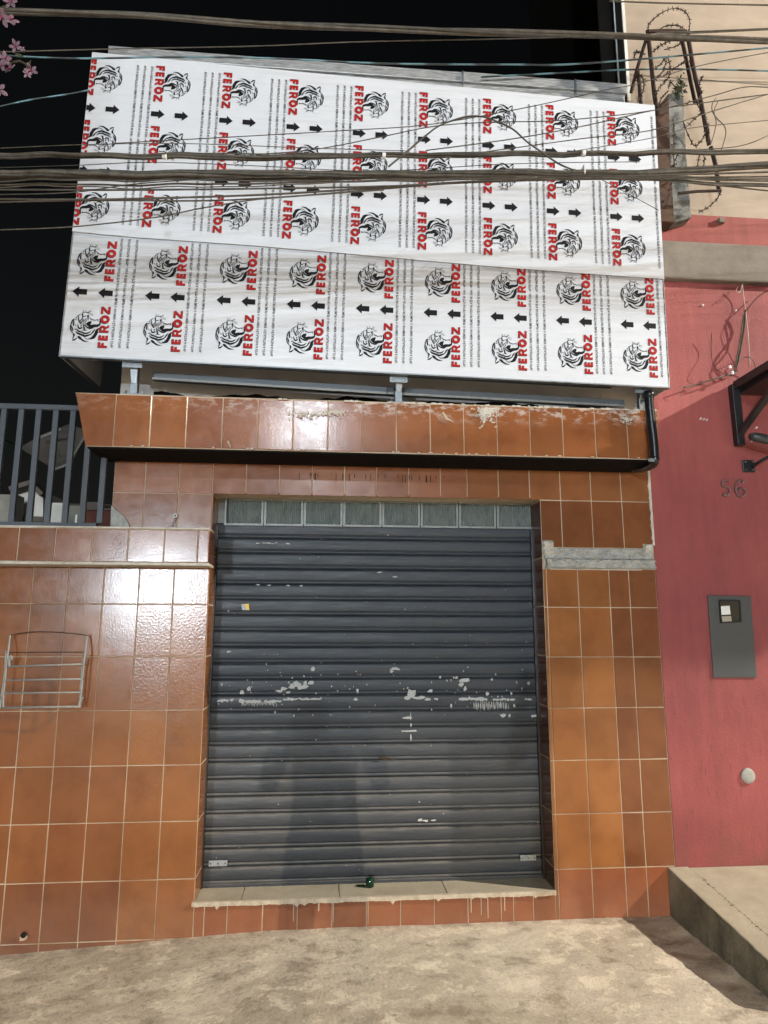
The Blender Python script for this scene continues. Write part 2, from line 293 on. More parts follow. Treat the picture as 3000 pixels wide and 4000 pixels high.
def tag(o, label=None, cat=None, group=None, kind=None):
    if label: o['label'] = label
    if cat: o['category'] = cat
    if group: o['group'] = group
    if kind: o['kind'] = kind
    return o
def empty(name, loc, **k):
    o = bpy.data.objects.new(name, None); o.location = loc; o.empty_display_size = .1; COL.objects.link(o); return tag(o, **k)
def attach(o, parent):
    if parent is None: return o
    o.parent = parent
    # every root is unrotated and every part mesh is written in world coordinates
    p = parent; off = Vector(parent.location)
    if parent.parent: off = Vector((0, 0, 0)) + Vector(parent.location)
    o.matrix_parent_inverse = Matrix.Translation(-off)
    return o
class MB:
    def __init__(s): s.v = []; s.f = []; s.m = []; s.cur = 0
    def add(s, vs, fs):
        n = len(s.v); s.v += [tuple(v) for v in vs]; s.f += [tuple(i+n for i in f) for f in fs]; s.m += [s.cur]*len(fs); return s
    def box(s, a, b):
        x0, y0, z0 = a; x1, y1, z1 = b
        return s.add([(x0,y0,z0),(x1,y0,z0),(x1,y1,z0),(x0,y1,z0),(x0,y0,z1),(x1,y0,z1),(x1,y1,z1),(x0,y1,z1)],
                     [(0,3,2,1),(4,5,6,7),(0,1,5,4),(1,2,6,5),(2,3,7,6),(3,0,4,7)])
    def prism(s, front, depth):      # polygon of world points (ordered, any plane) pushed by vector depth
        n = len(front); d = Vector(depth)
        s.add([Vector(p) for p in front]+[Vector(p)+d for p in front],
              [tuple(range(n)), tuple(range(2*n-1, n-1, -1))]+[(i, i+n, (i+1)%n+n, (i+1)%n) for i in range(n)]); return s
    def tube(s, pts, r, n=6, caps=True):
        pts = [Vector(p) for p in pts]; rs = r if isinstance(r, (list, tuple)) else [r]*len(pts)
        rings = []; prevn = None
        for i, p in enumerate(pts):
            d = (pts[min(i+1, len(pts)-1)]-pts[max(i-1, 0)]).normalized()
            if prevn is None:
                a = Vector((0, 0, 1)) if abs(d.z) < .9 else Vector((1, 0, 0)); prevn = d.cross(a).normalized()
            nn = (prevn - d*prevn.dot(d)).normalized(); prevn = nn; bb = d.cross(nn)
            rings.append([p+rs[i]*(math.cos(2*math.pi*k/n)*nn+math.sin(2*math.pi*k/n)*bb) for k in range(n)])
        vs = [v for rr in rings for v in rr]; fs = []
        for i in range(len(pts)-1):
            for k in range(n): fs.append((i*n+k, i*n+(k+1)%n, (i+1)*n+(k+1)%n, (i+1)*n+k))
        if caps: fs += [tuple(range(n-1, -1, -1)), tuple((len(pts)-1)*n+k for k in range(n))]
        return s.add(vs, fs)
    def disc(s, c, axis, r, h, n=12):
        c = Vector(c); axis = Vector(axis).normalized(); return s.tube([c, c+axis*h], r, n)
    def bar(s, a, b, w, h=None):
        h = h or w; a = Vector(a); b = Vector(b); d = (b-a).normalized()
        u = d.cross(Vector((0, 1, 0)));  u = u.normalized() if u.length > .05 else Vector((1, 0, 0)); v = d.cross(u)
        q = [u*w/2+v*h/2, -u*w/2+v*h/2, -u*w/2-v*h/2, u*w/2-v*h/2]
        return s.add([a+x for x in q]+[b+x for x in q], [(3,2,1,0),(4,5,6,7)]+[(i,(i+1)%4,(i+1)%4+4,i+4) for i in range(4)])
    def build(s, name, mat, parent=None, smooth=False, bevel=0, fix=True, **k):
        me = bpy.data.meshes.new(name); me.from_pydata(s.v, [], s.f)
        if fix:
            bm = bmesh.new(); bm.from_mesh(me); bmesh.ops.recalc_face_normals(bm, faces=bm.faces)
            bm.to_mesh(me); bm.free()
        for mm in (mat if isinstance(mat, (list, tuple)) else [mat]): me.materials.append(mm)
        if len(set(s.m)) > 1:
            for p, i in zip(me.polygons, s.m): p.material_index = i
        if smooth: me.polygons.foreach_set('use_smooth', [True]*len(me.polygons))
        me.update()
        o = bpy.data.objects.new(name, me); COL.objects.link(o)
        if bevel:
            md = o.modifiers.new('bevel', 'BEVEL'); md.width = bevel; md.segments = 2; md.limit_method = 'ANGLE'
        attach(o, parent); return tag(o, **k)
def box(name, a, b, mat, parent=None, bevel=0, **k): return MB().box(a, b).build(name, mat, parent, bevel=bevel, **k)
def smooth_path(pts, n=6):
    pts = [Vector(p) for p in pts]; out = []
    for i in range(len(pts)-1):
        p0 = pts[max(i-1, 0)]; p1 = pts[i]; p2 = pts[i+1]; p3 = pts[min(i+2, len(pts)-1)]
        for k in range(n):
            t = k/n; out.append(.5*((2*p1)+(p2-p0)*t+(2*p0-5*p1+4*p2-p3)*t*t+(3*p1-p0-3*p2+p3)*t**3))
    out.append(pts[-1]); return out

# ------------------------------------------------------------------ ground
def gz(x, y):
    base = -.046
    if x < -.3: base -= .055*min(1.6, (-.3-x))
    if y > -4: base += .0
    return base + .010*y*.0
xs = [-70, -30, -12, -6, -4] + [-3+.035*i for i in range(172)] + [4, 6, 12, 30, 70]
ys = [-70, -30, -12, -6, -3.5, -2.4] + [-1.9+.03*i for i in range(66)] + [.5, 2, 6, 20, 70]
vs = []; fs = []
for j, y in enumerate(ys):
    for i, x in enumerate(xs):
        h = 0
        if -2.6 < y < .1 and -3.2 < x < 3.2:
            q = Vector((x*1.0, y*1.5, 0))
            h = .010*noise.noise(q*2.3) + .007*noise.noise(q*7) + .0045*noise.noise(q*19)
            if y > -.08: h = h*.4
        vs.append((x, y, gz(x, y)+h))
nx = len(xs)
for j in range(len(ys)-1):
    for i in range(nx-1): fs.append((j*nx+i, j*nx+i+1, (j+1)*nx+i+1, (j+1)*nx+i))
g = MB(); g.v = vs; g.f = fs; g.m = [0]*len(fs)
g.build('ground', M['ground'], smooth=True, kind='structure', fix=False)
# loose crumbs of mortar and grit
gb = MB()
for i in range(1300):
    x = random.uniform(-1.8, 1.9); y = -random.random()**.8*1.25 - .01
    if x > 1.95 or random.random() < (x+1.8)/5.5: continue
    s = random.uniform(.0010, .0030) * (1.9 if random.random() < .04 else 1); z = gz(x, y)+.004
    a = random.uniform(0, 6.28)
    pts = [Vector((x+s*math.cos(a+k*2.1)*random.uniform(.6, 1.2), y+s*math.sin(a+k*2.1)*random.uniform(.6, 1.2), z-.004)) for k in range(3)]
    t_ = Vector((x, y, z+s)); gb.add(pts+[t_], [(0, 1, 3), (1, 2, 3), (2, 0, 3)])
gb.build('grit', M['ramp'], kind='stuff', label='pale grit and mortar crumbs scattered over the worn pavement', cat='grit')

# ------------------------------------------------------------------ shop building
TW, TH, GR = .203, .304, .0054        # tile pitch and half-joint
shop = empty('shop_building', (.4, .1, 0), label='narrow shop building clad in brown glazed tiles behind the film-covered sign board', cat='shop')
FL, FR = -1.303, 2.092               # facade ends
OL, OR_, OB, OT = -.705, 1.355, .112, 2.432   # shutter opening
RD = .20                             # recess depth
BK = .0025                            # wall body sits this far behind the tile faces
wb = MB()
wb.box((FL, BK, 2.0), (OL, .35, 2.74)); wb.box((OL, BK, OT+.006), (OR_, .35, 2.74)); wb.box((OR_, BK, -.3), (FR, .35, 2.74))
wb.box((OL, BK, -.3), (OR_, .5, OB-.012)); wb.box((-2.9, BK, -.4), (OL, .30, 2.0))
wb.build('tile_bed', M['grout'], shop)
box('parapet_wall', (-1.303, .0, 2.74), (2.10, .4, 5.44), M['plaster'], shop)
box('back_room', (-1.303, .41, 0), (2.10, 4.2, 5.3), M['darkwall'], shop)
# tile meshes: a shared full tile, cut tiles on demand
tile_cache = {}
def tile_mesh(w, h, mk='tile'):
    key = (round(w, 3), round(h, 3), mk)
    if key not in tile_cache:
        m = MB(); b = .0022; d = .010
        x, z = w/2, h/2
        v = [(-x, 0, -z), (x, 0, -z), (x, 0, z), (-x, 0, z), (-x, -d+b, -z), (x, -d+b, -z), (x, -d+b, z), (-x, -d+b, z),
             (-x+b, -d, -z+b), (x-b, -d, -z+b), (x-b, -d, z-b), (-x+b, -d, z-b)]
        f = [(0, 1, 5, 4), (1, 2, 6, 5), (2, 3, 7, 6), (3, 0, 4, 7), (4, 5, 9, 8), (5, 6, 10, 9), (6, 7, 11, 10), (7, 4, 8, 11), (8, 9, 10, 11)]
        me = bpy.data.meshes.new('tile'); me.from_pydata(v, [], f); me.materials.append(M[mk]); me.update(); tile_cache[key] = me
    return tile_cache[key]
def put_tile(x0, x1, z0, z1, Y, parent, tone=(1, 1, 1), rotz=0, org=None, mk='tile'):
    w, h = x1-x0-GR, z1-z0-GR
    if w < .012 or h < .012: return
    o = bpy.data.objects.new('tile', tile_mesh(w, h, mk)); COL.objects.link(o)
    j = random.uniform
    c = Vector(((x0+x1)/2, Y+.010+j(-.0008, .0006), (z0+z1)/2))
    o.location = c; o.rotation_euler = (j(-.007, .007), 0, j(-.009, .009))
    if org is not None:
        o.location = org; o.rotation_euler = (j(-.004, .004), 0, rotz)
    k = random.uniform(.94, 1.07); o.color = (tone[0]*k, tone[1]*k, tone[2]*k, 1)
    attach(o, parent); return o
def fill(xcuts, zcuts, Y, parent, tone=lambda x, z: (1, 1, 1), skip=None):
    for a, b in zip(xcuts, xcuts[1:]):
        for c, d in zip(zcuts, zcuts[1:]):
            if skip and skip((a+b)/2, (c+d)/2): continue
            put_tile(a, b, c, d, Y, parent, tone((a+b)/2, (c+d)/2), mk='tilep' if (a > -1.13 and b < -.6 and d < 1.99) else 'tile')
PINK = (1.0, .96, 1.10); ORG = (1.10, 1.05, .82); DRK = (.74, .68, .66)  # PINK and ORG put cool and warm lamp tints into the tile colour
def seq(x0, n, p=TW): return [x0+p*i for i in range(n)]
# band over the shutter
xt = [FL]+seq(-1.117, 10)+seq(.882, 6)+[FR]
fill([x for x in xt if True], [2.424, 2.728], 0, shop, lambda x, z: PINK if x < .9 else (.95, .92, .9))
fill([FL, -1.117, -.914, OL], [2.19, 2.424], 0, shop, lambda x, z: PINK)
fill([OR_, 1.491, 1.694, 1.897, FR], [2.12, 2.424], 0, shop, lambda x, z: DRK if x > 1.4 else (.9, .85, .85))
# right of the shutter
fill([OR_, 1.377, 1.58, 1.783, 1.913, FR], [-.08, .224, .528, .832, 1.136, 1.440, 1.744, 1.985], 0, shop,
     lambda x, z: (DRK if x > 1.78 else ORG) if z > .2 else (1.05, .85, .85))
# under the sill
sc = [OL, -.648, -.522]+seq(-.328, 7, .1945)+[1.033, 1.106, 1.224, OR_]
fill(sc, [-.08, .094], 0, shop, lambda x, z: (1.0, .78, .72))
# left of the shutter
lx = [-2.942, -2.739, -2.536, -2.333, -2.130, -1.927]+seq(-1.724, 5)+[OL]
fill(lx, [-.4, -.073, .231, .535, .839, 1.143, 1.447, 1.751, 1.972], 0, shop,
     lambda x, z: (1.02, .96, .78) if (x > -1.13 and z < 1.1) else ((1.04, .98, .93) if x > -1.13 else ((.88, .80, .70) if z > .2 else (.72, .62, .60))))  # more orange low by the door, painting in the warm light there
# jamb tiles, left faces right as lit, right faces left with shade painted dark
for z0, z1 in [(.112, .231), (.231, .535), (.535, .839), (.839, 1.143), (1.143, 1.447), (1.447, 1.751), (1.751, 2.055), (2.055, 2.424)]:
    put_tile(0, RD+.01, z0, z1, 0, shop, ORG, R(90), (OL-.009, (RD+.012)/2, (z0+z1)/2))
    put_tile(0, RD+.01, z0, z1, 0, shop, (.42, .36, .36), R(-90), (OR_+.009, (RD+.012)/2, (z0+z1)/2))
# sill: pale slabs and a whitewashed lip
for i, (a, b) in enumerate(zip([OL, -.45, .10, .72, OR_-.001], [-.45, .10, .72, OR_-.001])):
    box('sill_slab', (a+.002, .0, .094), (b-.002, RD+.05, .112), M['ramp'], shop, bevel=.002)
lip = MB(); n = 150; pr = []
for i in range(n+1):
    x = OL-.012+(OR_-OL+.014)*i/n
    dr = .006+.007*max(0, noise.noise(Vector((x*9, 0, 0))))+.006*noise.noise(Vector((x*40, 3, 0)))
    if random.random() < .06: dr += random.uniform(.004, .02)
    pr.append((x, dr))
for (xa, da), (xb, db) in zip(pr, pr[1:]):
    y1 = -.014
    lip.add([(xa, y1, .113), (xb, y1, .113), (xb, -.0118, .096-db), (xa, -.0118, .096-da), (xa, .004, .1135), (xb, .004, .1135)], [(0, 3, 2, 1), (0, 1, 5, 4)])
lip.build('whitewashed_lip', mat_rough('cream_wash', (.60, .54, .43), (.40, .33, .25), 26, .9, .6, .003), shop, fix=False)
dr = MB()
for i in range(9):
    x = random.uniform(-.55, 1.2); l = random.uniform(.03, .12); w = random.uniform(.0015, .0035)
    dr.add([(x-w, -.0112, .09), (x+w, -.0112, .09), (x+w*.8, -.0112, .09-l), (x-w*.8, -.0112, .09-l)], [(0, 3, 2, 1)])
dr.build('drip_stain', M['grout'], shop, fix=False, kind='stuff')

# concrete scar where a canopy beam was cut off, right of the shutter
def lumpy(name, x0, x1, z0, z1, Y, depth, mat, parent, nx=110, nz=14, amp=.012, edge=.010, **k):
    m = MB(); vs = []; fs = []
    for j in range(nz+1):
        for i in range(nx+1):
            x = x0+(x1-x0)*i/nx; z = z0+(z1-z0)*j/nz
            on = i in (0, nx) or j in (0, nz)
            if j in (0, nz): z += edge*noise.noise(Vector((x*22, j, 1)))
            if i in (0, nx): x += edge*noise.noise(Vector((z*22, i, 5)))
            y = Y if on else Y-depth+amp*noise.noise(Vector((x*30, z*40, 2)))*1.3+amp*.7*noise.noise(Vector((x*95, z*110, 7)))
            vs.append((x, y, z))
    for j in range(nz):
        for i in range(nx): fs.append((j*(nx+1)+i, j*(nx+1)+i+1, (j+1)*(nx+1)+i+1, (j+1)*(nx+1)+i))
    m.v = vs; m.f = fs; m.m = [0]*len(fs); return m.build(name, mat, parent, fix=False, **k)
lumpy('mortar_scar', 1.362, 2.084, 2.045, 2.118, .006, .014, M['mortar'], shop)
lumpy('mortar_ledge', 1.370, 2.09, 1.986, 2.045, .0, .030, M['mortar'], shop)
lumpy('mortar_lump', 1.356, 1.43, 2.07, 2.165, .0, .022, M['whitewash'], shop, 10, 10)
lumpy('mortar_lump', 2.02, 2.085, 2.09, 2.15, .0, .02, M['whitewash'], shop, 8, 8)
lumpy('white_lip', 1.40, 2.0, 1.978, 1.988, -.004, .006, M['whitewash'], shop, 40, 2, .001, .001)
# ragged white filler in the joint with the red house
ff = MB(); pts = []
for i in range(70):
    z = 2.14+i*(.52/69); w = .012+.012*noise.noise(Vector((0, 0, z*16)))+.006*noise.noise(Vector((0, 4, z*50))); pts.append((z, max(.003, w)))
for (za, wa), (zb, wb_) in zip(pts, pts[1:]):
    ff.add([(FR-wa, -.008, za), (FR+.004, -.008, za), (FR+.004, -.008, zb), (FR-wb_, -.008, zb), (FR-wa, .004, za), (FR-wb_, .004, zb)], [(0, 1, 2, 3), (0, 3, 5, 4)])
ff.build('joint_filler', M['whitewash'], shop, fix=False)
# broken corner of render at the left end of the band
bc = [P(431, 2062, -.013), P(434, 1975, -.013), P(462, 2000, -.013), P(488, 2022, -.013), P(503, 2048, -.013), P(505, 2064, -.013)]
MB().prism(bc, (0, .012, 0)).build('broken_render_patch', M['mortar'], shop)

# ---- overhang slab
oy = -.305
face = [Vector((-1.455, 0, 2.944)), Vector((2.025, 0, 2.944)), Vector((2.0, 0, 2.628)), Vector((-1.371, 0, 2.628))]
MB().prism([(p.x, oy+.0025, p.z) for p in face], (0, .30, 0)).build('overhang_slab', M['grout'], shop)
box('overhang_underside', (-1.365, oy+.004, 2.618), (1.99, .02, 2.627), M['bitumen'], shop)
oc = [-1.455]+seq(-1.227, 16)+[2.025]
zt, zb = 2.940, 2.632
for i, (a, b) in enumerate(zip(oc, oc[1:])):
    tone = (1.08, 1.0, .92) if i < 3 else (PINK if i < 9 else (1.05, .95, .85))
    if i == 0 or i == len(oc)-2:
        m = MB()
        if i == 0: pl = [(a+.003, zt), (b-.002, zt), (b-.002, zb), (a+.078, zb)]
        else: pl = [(a+.002, zt), (b-.003, zt), (b-.028, zb), (a+.002, zb)]
        m.prism([(x, oy-.0, z) for x, z in pl], (0, .002, 0)); o = m.build('tile', M['tile'], shop); o.color = (*tone, 1)
    else: put_tile(a, b, zb, zt, oy, shop, tone)
# smears of mortar on the overhang face
def blob(cx, cz, w, h, Y, mb, seed, n=12, rag=.35):
    Y = Y-.000004*len(mb.f)/n
    ctr = Vector((cx, Y, cz)); pts = []
    for k in range(n):
        a = 2*math.pi*k/n; q = 1+rag*noise.noise(Vector((math.cos(a)*2, math.sin(a)*2, seed*3.7)))*2
        pts.append((cx+w*q*math.cos(a), Y, cz+h*q*math.sin(a)))
    mb.add([ctr]+pts, [(0, (k+1)%n+1, k+1) for k in range(n)])
def stroke(pts, ws, Y, mb):
    Y = Y-.00002*len(mb.f)
    vs = []; fs = []
    for i, p in enumerate(pts):
        a = Vector(pts[max(i-1, 0)]); b = Vector(pts[min(i+1, len(pts)-1)]); d = (b-a).normalized(); nrm = Vector((-d.y, d.x)); w = ws[i]/2
        q = Vector(p); vs += [(q.x+nrm.x*w, Y, q.y+nrm.y*w), (q.x-nrm.x*w, Y, q.y-nrm.y*w)]
    for i in range(len(pts)-1): fs.append((2*i, 2*i+1, 2*i+3, 2*i+2))
    mb.add(vs, fs)
sm = MB()
def s2(L, w): # stroke through photo points on the overhang face
    pp = [P(x, y, oy-.012) for x, y in L]; stroke([(p.x, p.z) for p in pp], w, oy-.012, sm)
s2([(1730, 1610), (1745, 1635), (1772, 1648)], [.010, .014, .003])
s2([(890, 1722), (900, 1748)], [.012, .006])
sm.build('mortar_smear', M['grout'], shop, fix=False, kind='stuff')
sm = MB()
for cx, cy, w, h, cnt in [(1905, 1592, 34, 20, 230), (1890, 1606, 14, 22, 90), (2450, 1632, 14, 12, 60), (1310, 1604, 60, 10, 110), (1200, 1610, 60, 12, 80)]:
    for q in range(cnt):
        p = P(cx+random.gauss(0, w*.6), cy+abs(random.gauss(0, h)), oy-.0125); u_ = random.uniform(.0012, .006)
        if p.z < 2.942: blob(p.x, p.z, u_*1.3, u_, oy-.0125, sm, q+cx, 7, .5)
for i in range(60):
    x = random.uniform(-.3, 2.0); blob(x, 2.938, random.uniform(.006, .022), random.uniform(.002, .008), oy-.0122, sm, i)
for i in range(26):
    x = random.uniform(-1.2, 1.9); blob(x, 2.634, random.uniform(.004, .012), random.uniform(.002, .005), oy-.0122, sm, i+70)
sm.build('white_splash', M['whitewash'], shop, fix=False, kind='stuff')
# black paint line and runs
bp = MB()
for i in range(26):
    x = random.uniform(-.2, .75); l = random.uniform(.01, .05); w = .0018
    bp.add([(x-w, -.0015, 2.57), (x+w, -.0015, 2.57), (x+w, -.0015, 2.568-l), (x-w, -.0015, 2.568-l)], [(0, 3, 2, 1)])
bp.build('black_paint_run', M['bitumen'], shop, fix=False, kind='stuff')
bt = MB(); pr = []
for i in range(120):
    x = -1.1+3.0*i/119; pr.append((x, 3.032+.030*noise.noise(Vector((x*3.1, 0, 0)))+.012*noise.noise(Vector((x*14, 0, 9)))))
for (xa, za), (xb, zb_) in zip(pr, pr[1:]):
    bt.add([(xa, -.003, 2.94), (xb, -.003, 2.94), (xb, -.003, zb_+.03), (xa, -.003, za+.03)], [(0, 1, 2, 3)])
bt.build('bitumen_line', M['bitumen'], shop, fix=False)
# metal coping on top of the parapet
for a, b in [(-1.54, .9), (.9, 1.72), (1.72, 2.11)]:
    MB().prism([(a+.002, -.03, 5.43), (b-.002, -.03, 5.43), (b-.002, -.03, 5.505), (a+.002, -.03, 5.51)], (0, .48, 0)).build('coping_sheet', M['coping'], shop, bevel=.004)
    if a > -1: box('coping_clip', (a-.006, -.045, 5.405), (a+.006, -.031, 5.50), M['galv'], shop)
# parapet's galvanised cladding visible above the sign
box('cladding_strip', (-1.29, -.012, 5.2), (2.09, -.002, 5.428), M['coping'], shop)
# ring and hook on the tiles
hk = empty('cable_ring', P(685, 2015, -.02), label='small white cable ring with a dark wire hanging from it, left of the shutter head', cat='cable hook')
c = P(685, 2015, -.012)
MB().tube([c+Vector((.010*math.cos(a), -.006, .010*math.sin(a))) for a in [k*math.pi/6 for k in range(13)]], .0038, 6).build('ring', M['white'], hk, smooth=True)
MB().tube(smooth_path([c+Vector((0, -.006, 0)), P(680, 2035, -.02), P(668, 2062, -.02)]), .0022, 5).build('wire_tail', M['cableb'], hk)

# ------------------------------------------------------------------ glass block transom and roller shutter
gbp = empty('glass_block_transom', (.35, RD, 2.25), label='row of eight ribbed glass blocks above the roller shutter', cat='glass blocks')
gx0, gx1, gz0, gz1 = -.667, 1.372, 2.262, 2.436
box('mortar_bed', (OL, RD+.02, 2.25), (OR_+.03, RD+.09, OT+.01), M['blockrim'], gbp)
bw = (gx1-gx0)/8
blk = MB(); w2 = bw/2-.003; h2 = (gz1-gz0)/2; rim = .013
blk.cur = 0
for (a, b, c_, d) in [(-w2, -w2+rim, -h2, h2), (w2-rim, w2, -h2, h2), (-w2+rim, w2-rim, -h2, -h2+rim), (-w2+rim, w2-rim, h2-rim, h2)]:
    blk.box((a, -.006, c_), (b, .02, d))
nr = 17; blk.cur = 1
for i in range(nr):
    a = -w2+rim+(2*w2-2*rim)*i/nr; b = -w2+rim+(2*w2-2*rim)*(i+1)/nr; mid = (a+b)/2
    blk.add([(a, .003, -h2+rim), (mid, -.004, -h2+rim), (b, .003, -h2+rim), (a, .003, h2-rim), (mid, -.004, h2-rim), (b, .003, h2-rim)], [(0, 1, 4, 3), (1, 2, 5, 4)])
bo = blk.build('glass_block', [M['blockrim'], M['block']], None); bo.location = (0, 0, 0)
for i in range(8):
    o = bo if i == 0 else bo.copy()
    if i: COL.objects.link(o)
    o.location = (gx0+bw*(i+.5), RD, (gz0+gz1)/2+.0005*i); attach(o, gbp)
cr = [P(893, 1942, RD-.009), P(889, 1985, RD-.009), P(890, 2044, RD-.009)]
MB().tube(cr, .0022, 4).build('crack', M['ink'], gbp)

sh = empty('roller_shutter', (.35, RD, OB), label='closed dark blue-grey roller shutter with peeled poster scraps', cat='roller shutter')
PZ = .0985
prof = [(0, .011), (.003, .006), (.007, .0015), (.012, .000), (.017, .0005), (.0205, .003), (.0225, .0055), (.0245, .0045), (.027, .0005), (.032, -.0008), (.060, -.0022), (.084, -.0012), (.090, .000), (.0945, .004), (.0985, .011)]
sx0, sx1 = OL-.004, OR_+.004
me = MB(); NXS = 24
for j, (dz, dy) in enumerate(prof):
    for i in range(NXS+1): me.v.append((sx0+(sx1-sx0)*i/NXS, dy, dz))
for j in range(len(prof)-1):
    for i in range(NXS): me.f.append((j*(NXS+1)+i, j*(NXS+1)+i+1, (j+1)*(NXS+1)+i+1, (j+1)*(NXS+1)+i)); me.m.append(0)
slat0 = me.build('slat', M['slat'], None, smooth=True, fix=False)
zs = OB+.008; k = 0
while zs+PZ < gz0+.03:
    o = slat0 if k == 0 else slat0.copy()
    if k: COL.objects.link(o)
    o.location = (0, RD+.012+random.uniform(-.0015, .0015), zs+random.uniform(-.001, .001)); o.rotation_euler = (random.uniform(-.02, .02), random.uniform(-.0012, .0012), random.uniform(-.0012, .0012)); attach(o, sh)
    zs += PZ*.997; k += 1
box('bottom_bar', (sx0, RD-.004, OB), (sx1, RD+.016, OB+.018), M['slat'], sh, bevel=.002)
box('guide_rail', (OL, RD-.016, OB), (OL+.010, RD+.004, gz0), M['black'], sh)
box('guide_rail', (OR_-.012, RD-.016, OB), (OR_, RD+.004, gz0), M['black'], sh)
box('shutter_backing', (OL, RD+.03, OB), (OR_, RD+.035, 2.27), M['black'], sh)
# peeled poster scraps and paint flecks
def sp(px, py, wpx, hpx, mb, rag=.3):
    p = P(px, py, RD-.003); k_ = (RD-CY)/F
    blob(p.x, p.z, wpx*k_/2, hpx*k_/2, RD-.0005 if False else RD-.0005, mb, px+py, 9, rag)
pm = MB()
big = [(1222, 2614, 18, 16), (1543, 2613, 34, 10), (1530, 2622, 14, 8), (1607, 2708, 34, 30), (1590, 2728, 30, 16), (1640, 2725, 46, 14), (1670, 2732, 22, 10),
       (1810, 2658, 40, 18), (1800, 2672, 20, 14), (1817, 2690, 12, 22), (1922, 2655, 9, 10), (1905, 2710, 12, 12), (2064, 2669, 14, 12), (2039, 2690, 5, 14), (1998, 2709, 8, 12),
       (945, 2703, 16, 18), (973, 2693, 14, 16), (1160, 2672, 30, 18), (1180, 2682, 34, 20), (1140, 2682, 18, 16), (1110, 2690, 26, 14), (1090, 2700, 24, 10), (1215, 2668, 20, 16), (1192, 2668, 12, 16),
       (1125, 2705, 16, 8), (1397, 2698, 10, 20), (1680, 2700, 18, 14), (1390, 2731, 14, 10), (1705, 2731, 14, 10), (1592, 2805, 40, 10), (1604, 2802, 4, 30), (1605, 2880, 6, 26), (1606, 2832, 5, 14),
       (1590, 2855, 70, 7), (943, 2738, 18, 18), (1763, 2757, 8, 18), (2009, 2757, 7, 14), (1965, 2795, 24, 12), (1990, 2795, 10, 12), (2085, 2796, 24, 12), (2100, 2796, 10, 12),
       (1720, 2645, 8, 12), (1773, 2647, 6, 10), (1782, 2647, 14, 10), (2098, 2645, 5, 20), (892, 2386, 4, 8), (892, 2546, 14, 8), (1008, 2284, 16, 6), (1050, 2286, 18, 6), (1126, 2287, 16, 6), (1175, 2288, 12, 6), (1483, 2236, 18, 6), (1545, 2253, 20, 6),
       (866, 2674, 7, 9), (1254, 2637, 4, 8), (1296, 2682, 5, 10), (1366, 2762, 4, 10), (1148, 2795, 4, 10), (1222, 2792, 5, 10), (1074, 2782, 4, 10)]
for b in big: sp(*b, pm, .45)
def strip(x0, x1, y, h, dens):
    x = x0
    while x < x1:
        w = random.uniform(4, 22)
        if random.random() < dens: sp(x+w/2, y+random.uniform(-2, 2), w*1.1, h*random.uniform(.5, 1.1), pm, .5)
        x += w*.8
strip(838, 905, 2736, 12, .75); strip(935, 1090, 2740, 14, .85); strip(1105, 1255, 2731, 9, .97); strip(1792, 1895, 2731, 13, 1); strip(1925, 1990, 2732, 11, .95); strip(2020, 2060, 2732, 11, .8)
for i in range(34):     # fibrous vertical shreds
    x = 1852+i*4; sp(x+random.uniform(-2, 2), 2755+random.uniform(-4, 6), 2.4, random.uniform(20, 34), pm, .3)
for i in range(26):
    x = 945+i*5.4; sp(x, 2748+random.uniform(-3, 5), 2.4, random.uniform(8, 18), pm, .3)
for i in range(70):
    sp(random.uniform(850, 2110), random.gauss(2690, 50), random.uniform(2, 6), random.uniform(3, 9), pm, .3)
for i in range(60):
    sp(random.uniform(830, 2110), random.uniform(2080, 3420), random.uniform(2, 5), random.uniform(2, 5), pm, .3)
strip(985, 1130, 2122, 5, .5); strip(1620, 1700, 3206, 8, .5)
pm.build('poster_scrap', M['paper'], sh, fix=False, kind='stuff')
ym = MB()
for x, y, w, h in [(1500, 2960, 40, 12), (1535, 2965, 20, 8), (1385, 2634, 12, 8), (1415, 2634, 10, 8)]: sp(x, y, w, h, ym, .5)
ym.build('yellow_stain', M['twig'], sh, fix=False, kind='stuff')
yst = [P(a, b, RD-.002) for a, b in [(943, 2360), (972, 2358), (974, 2384), (946, 2383)]]
MB().prism(yst, (0, .0015, 0)).build('sticker', M['bluegrey'], sh)
MB().prism([P(a, b, RD-.0026) for a, b in [(952, 2359), (972, 2359), (974, 2384), (966, 2382)]], (0, .0006, 0)).build('sticker_corner', M['yellow'], sh)
for x0, x1, y in [(814, 888, 3373), (2032, 2095, 3351)]:
    a = P(x0, y-11, RD-.012); b = P(x1, y+11, RD-.012)
    box('lock_plate', (a.x, RD-.012, b.z), (b.x, RD+.004, a.z), M['galv'], sh, bevel=.002)
    lp_ = [o for o in sh.children if o.name.startswith('lock_plate')][-1]
    for q in (.12, .5, .88): MB().disc((a.x+(b.x-a.x)*q, RD-.012, (a.z+b.z)/2), (0, -1, 0), .004, .004, 8).build('lock_screw', M['black'], lp_)

# green bottle lying upright stub on the sill
gb = empty('green_bottle', P(1445, 3455, .12), label='small dark green glass bottle standing on the sill against the shutter', cat='bottle')
c = Vector((P(1445, 3450, .13).x, .14, .113))
MB().tube([c, c+Vector((0, 0, .003)), c+Vector((0, 0, .040)), c+Vector((0, 0, .046)), c+Vector((0, 0, .050))], [.022, .025, .025, .021, .012], 16).build('glass_body', M['glassg'], gb, smooth=True)
MB().tube([c+Vector((-.03, 0, .006)), c+Vector((-.075, .005, .006))], [.008, .006], 8).build('broken_neck', M['glassg'], gb, smooth=True)

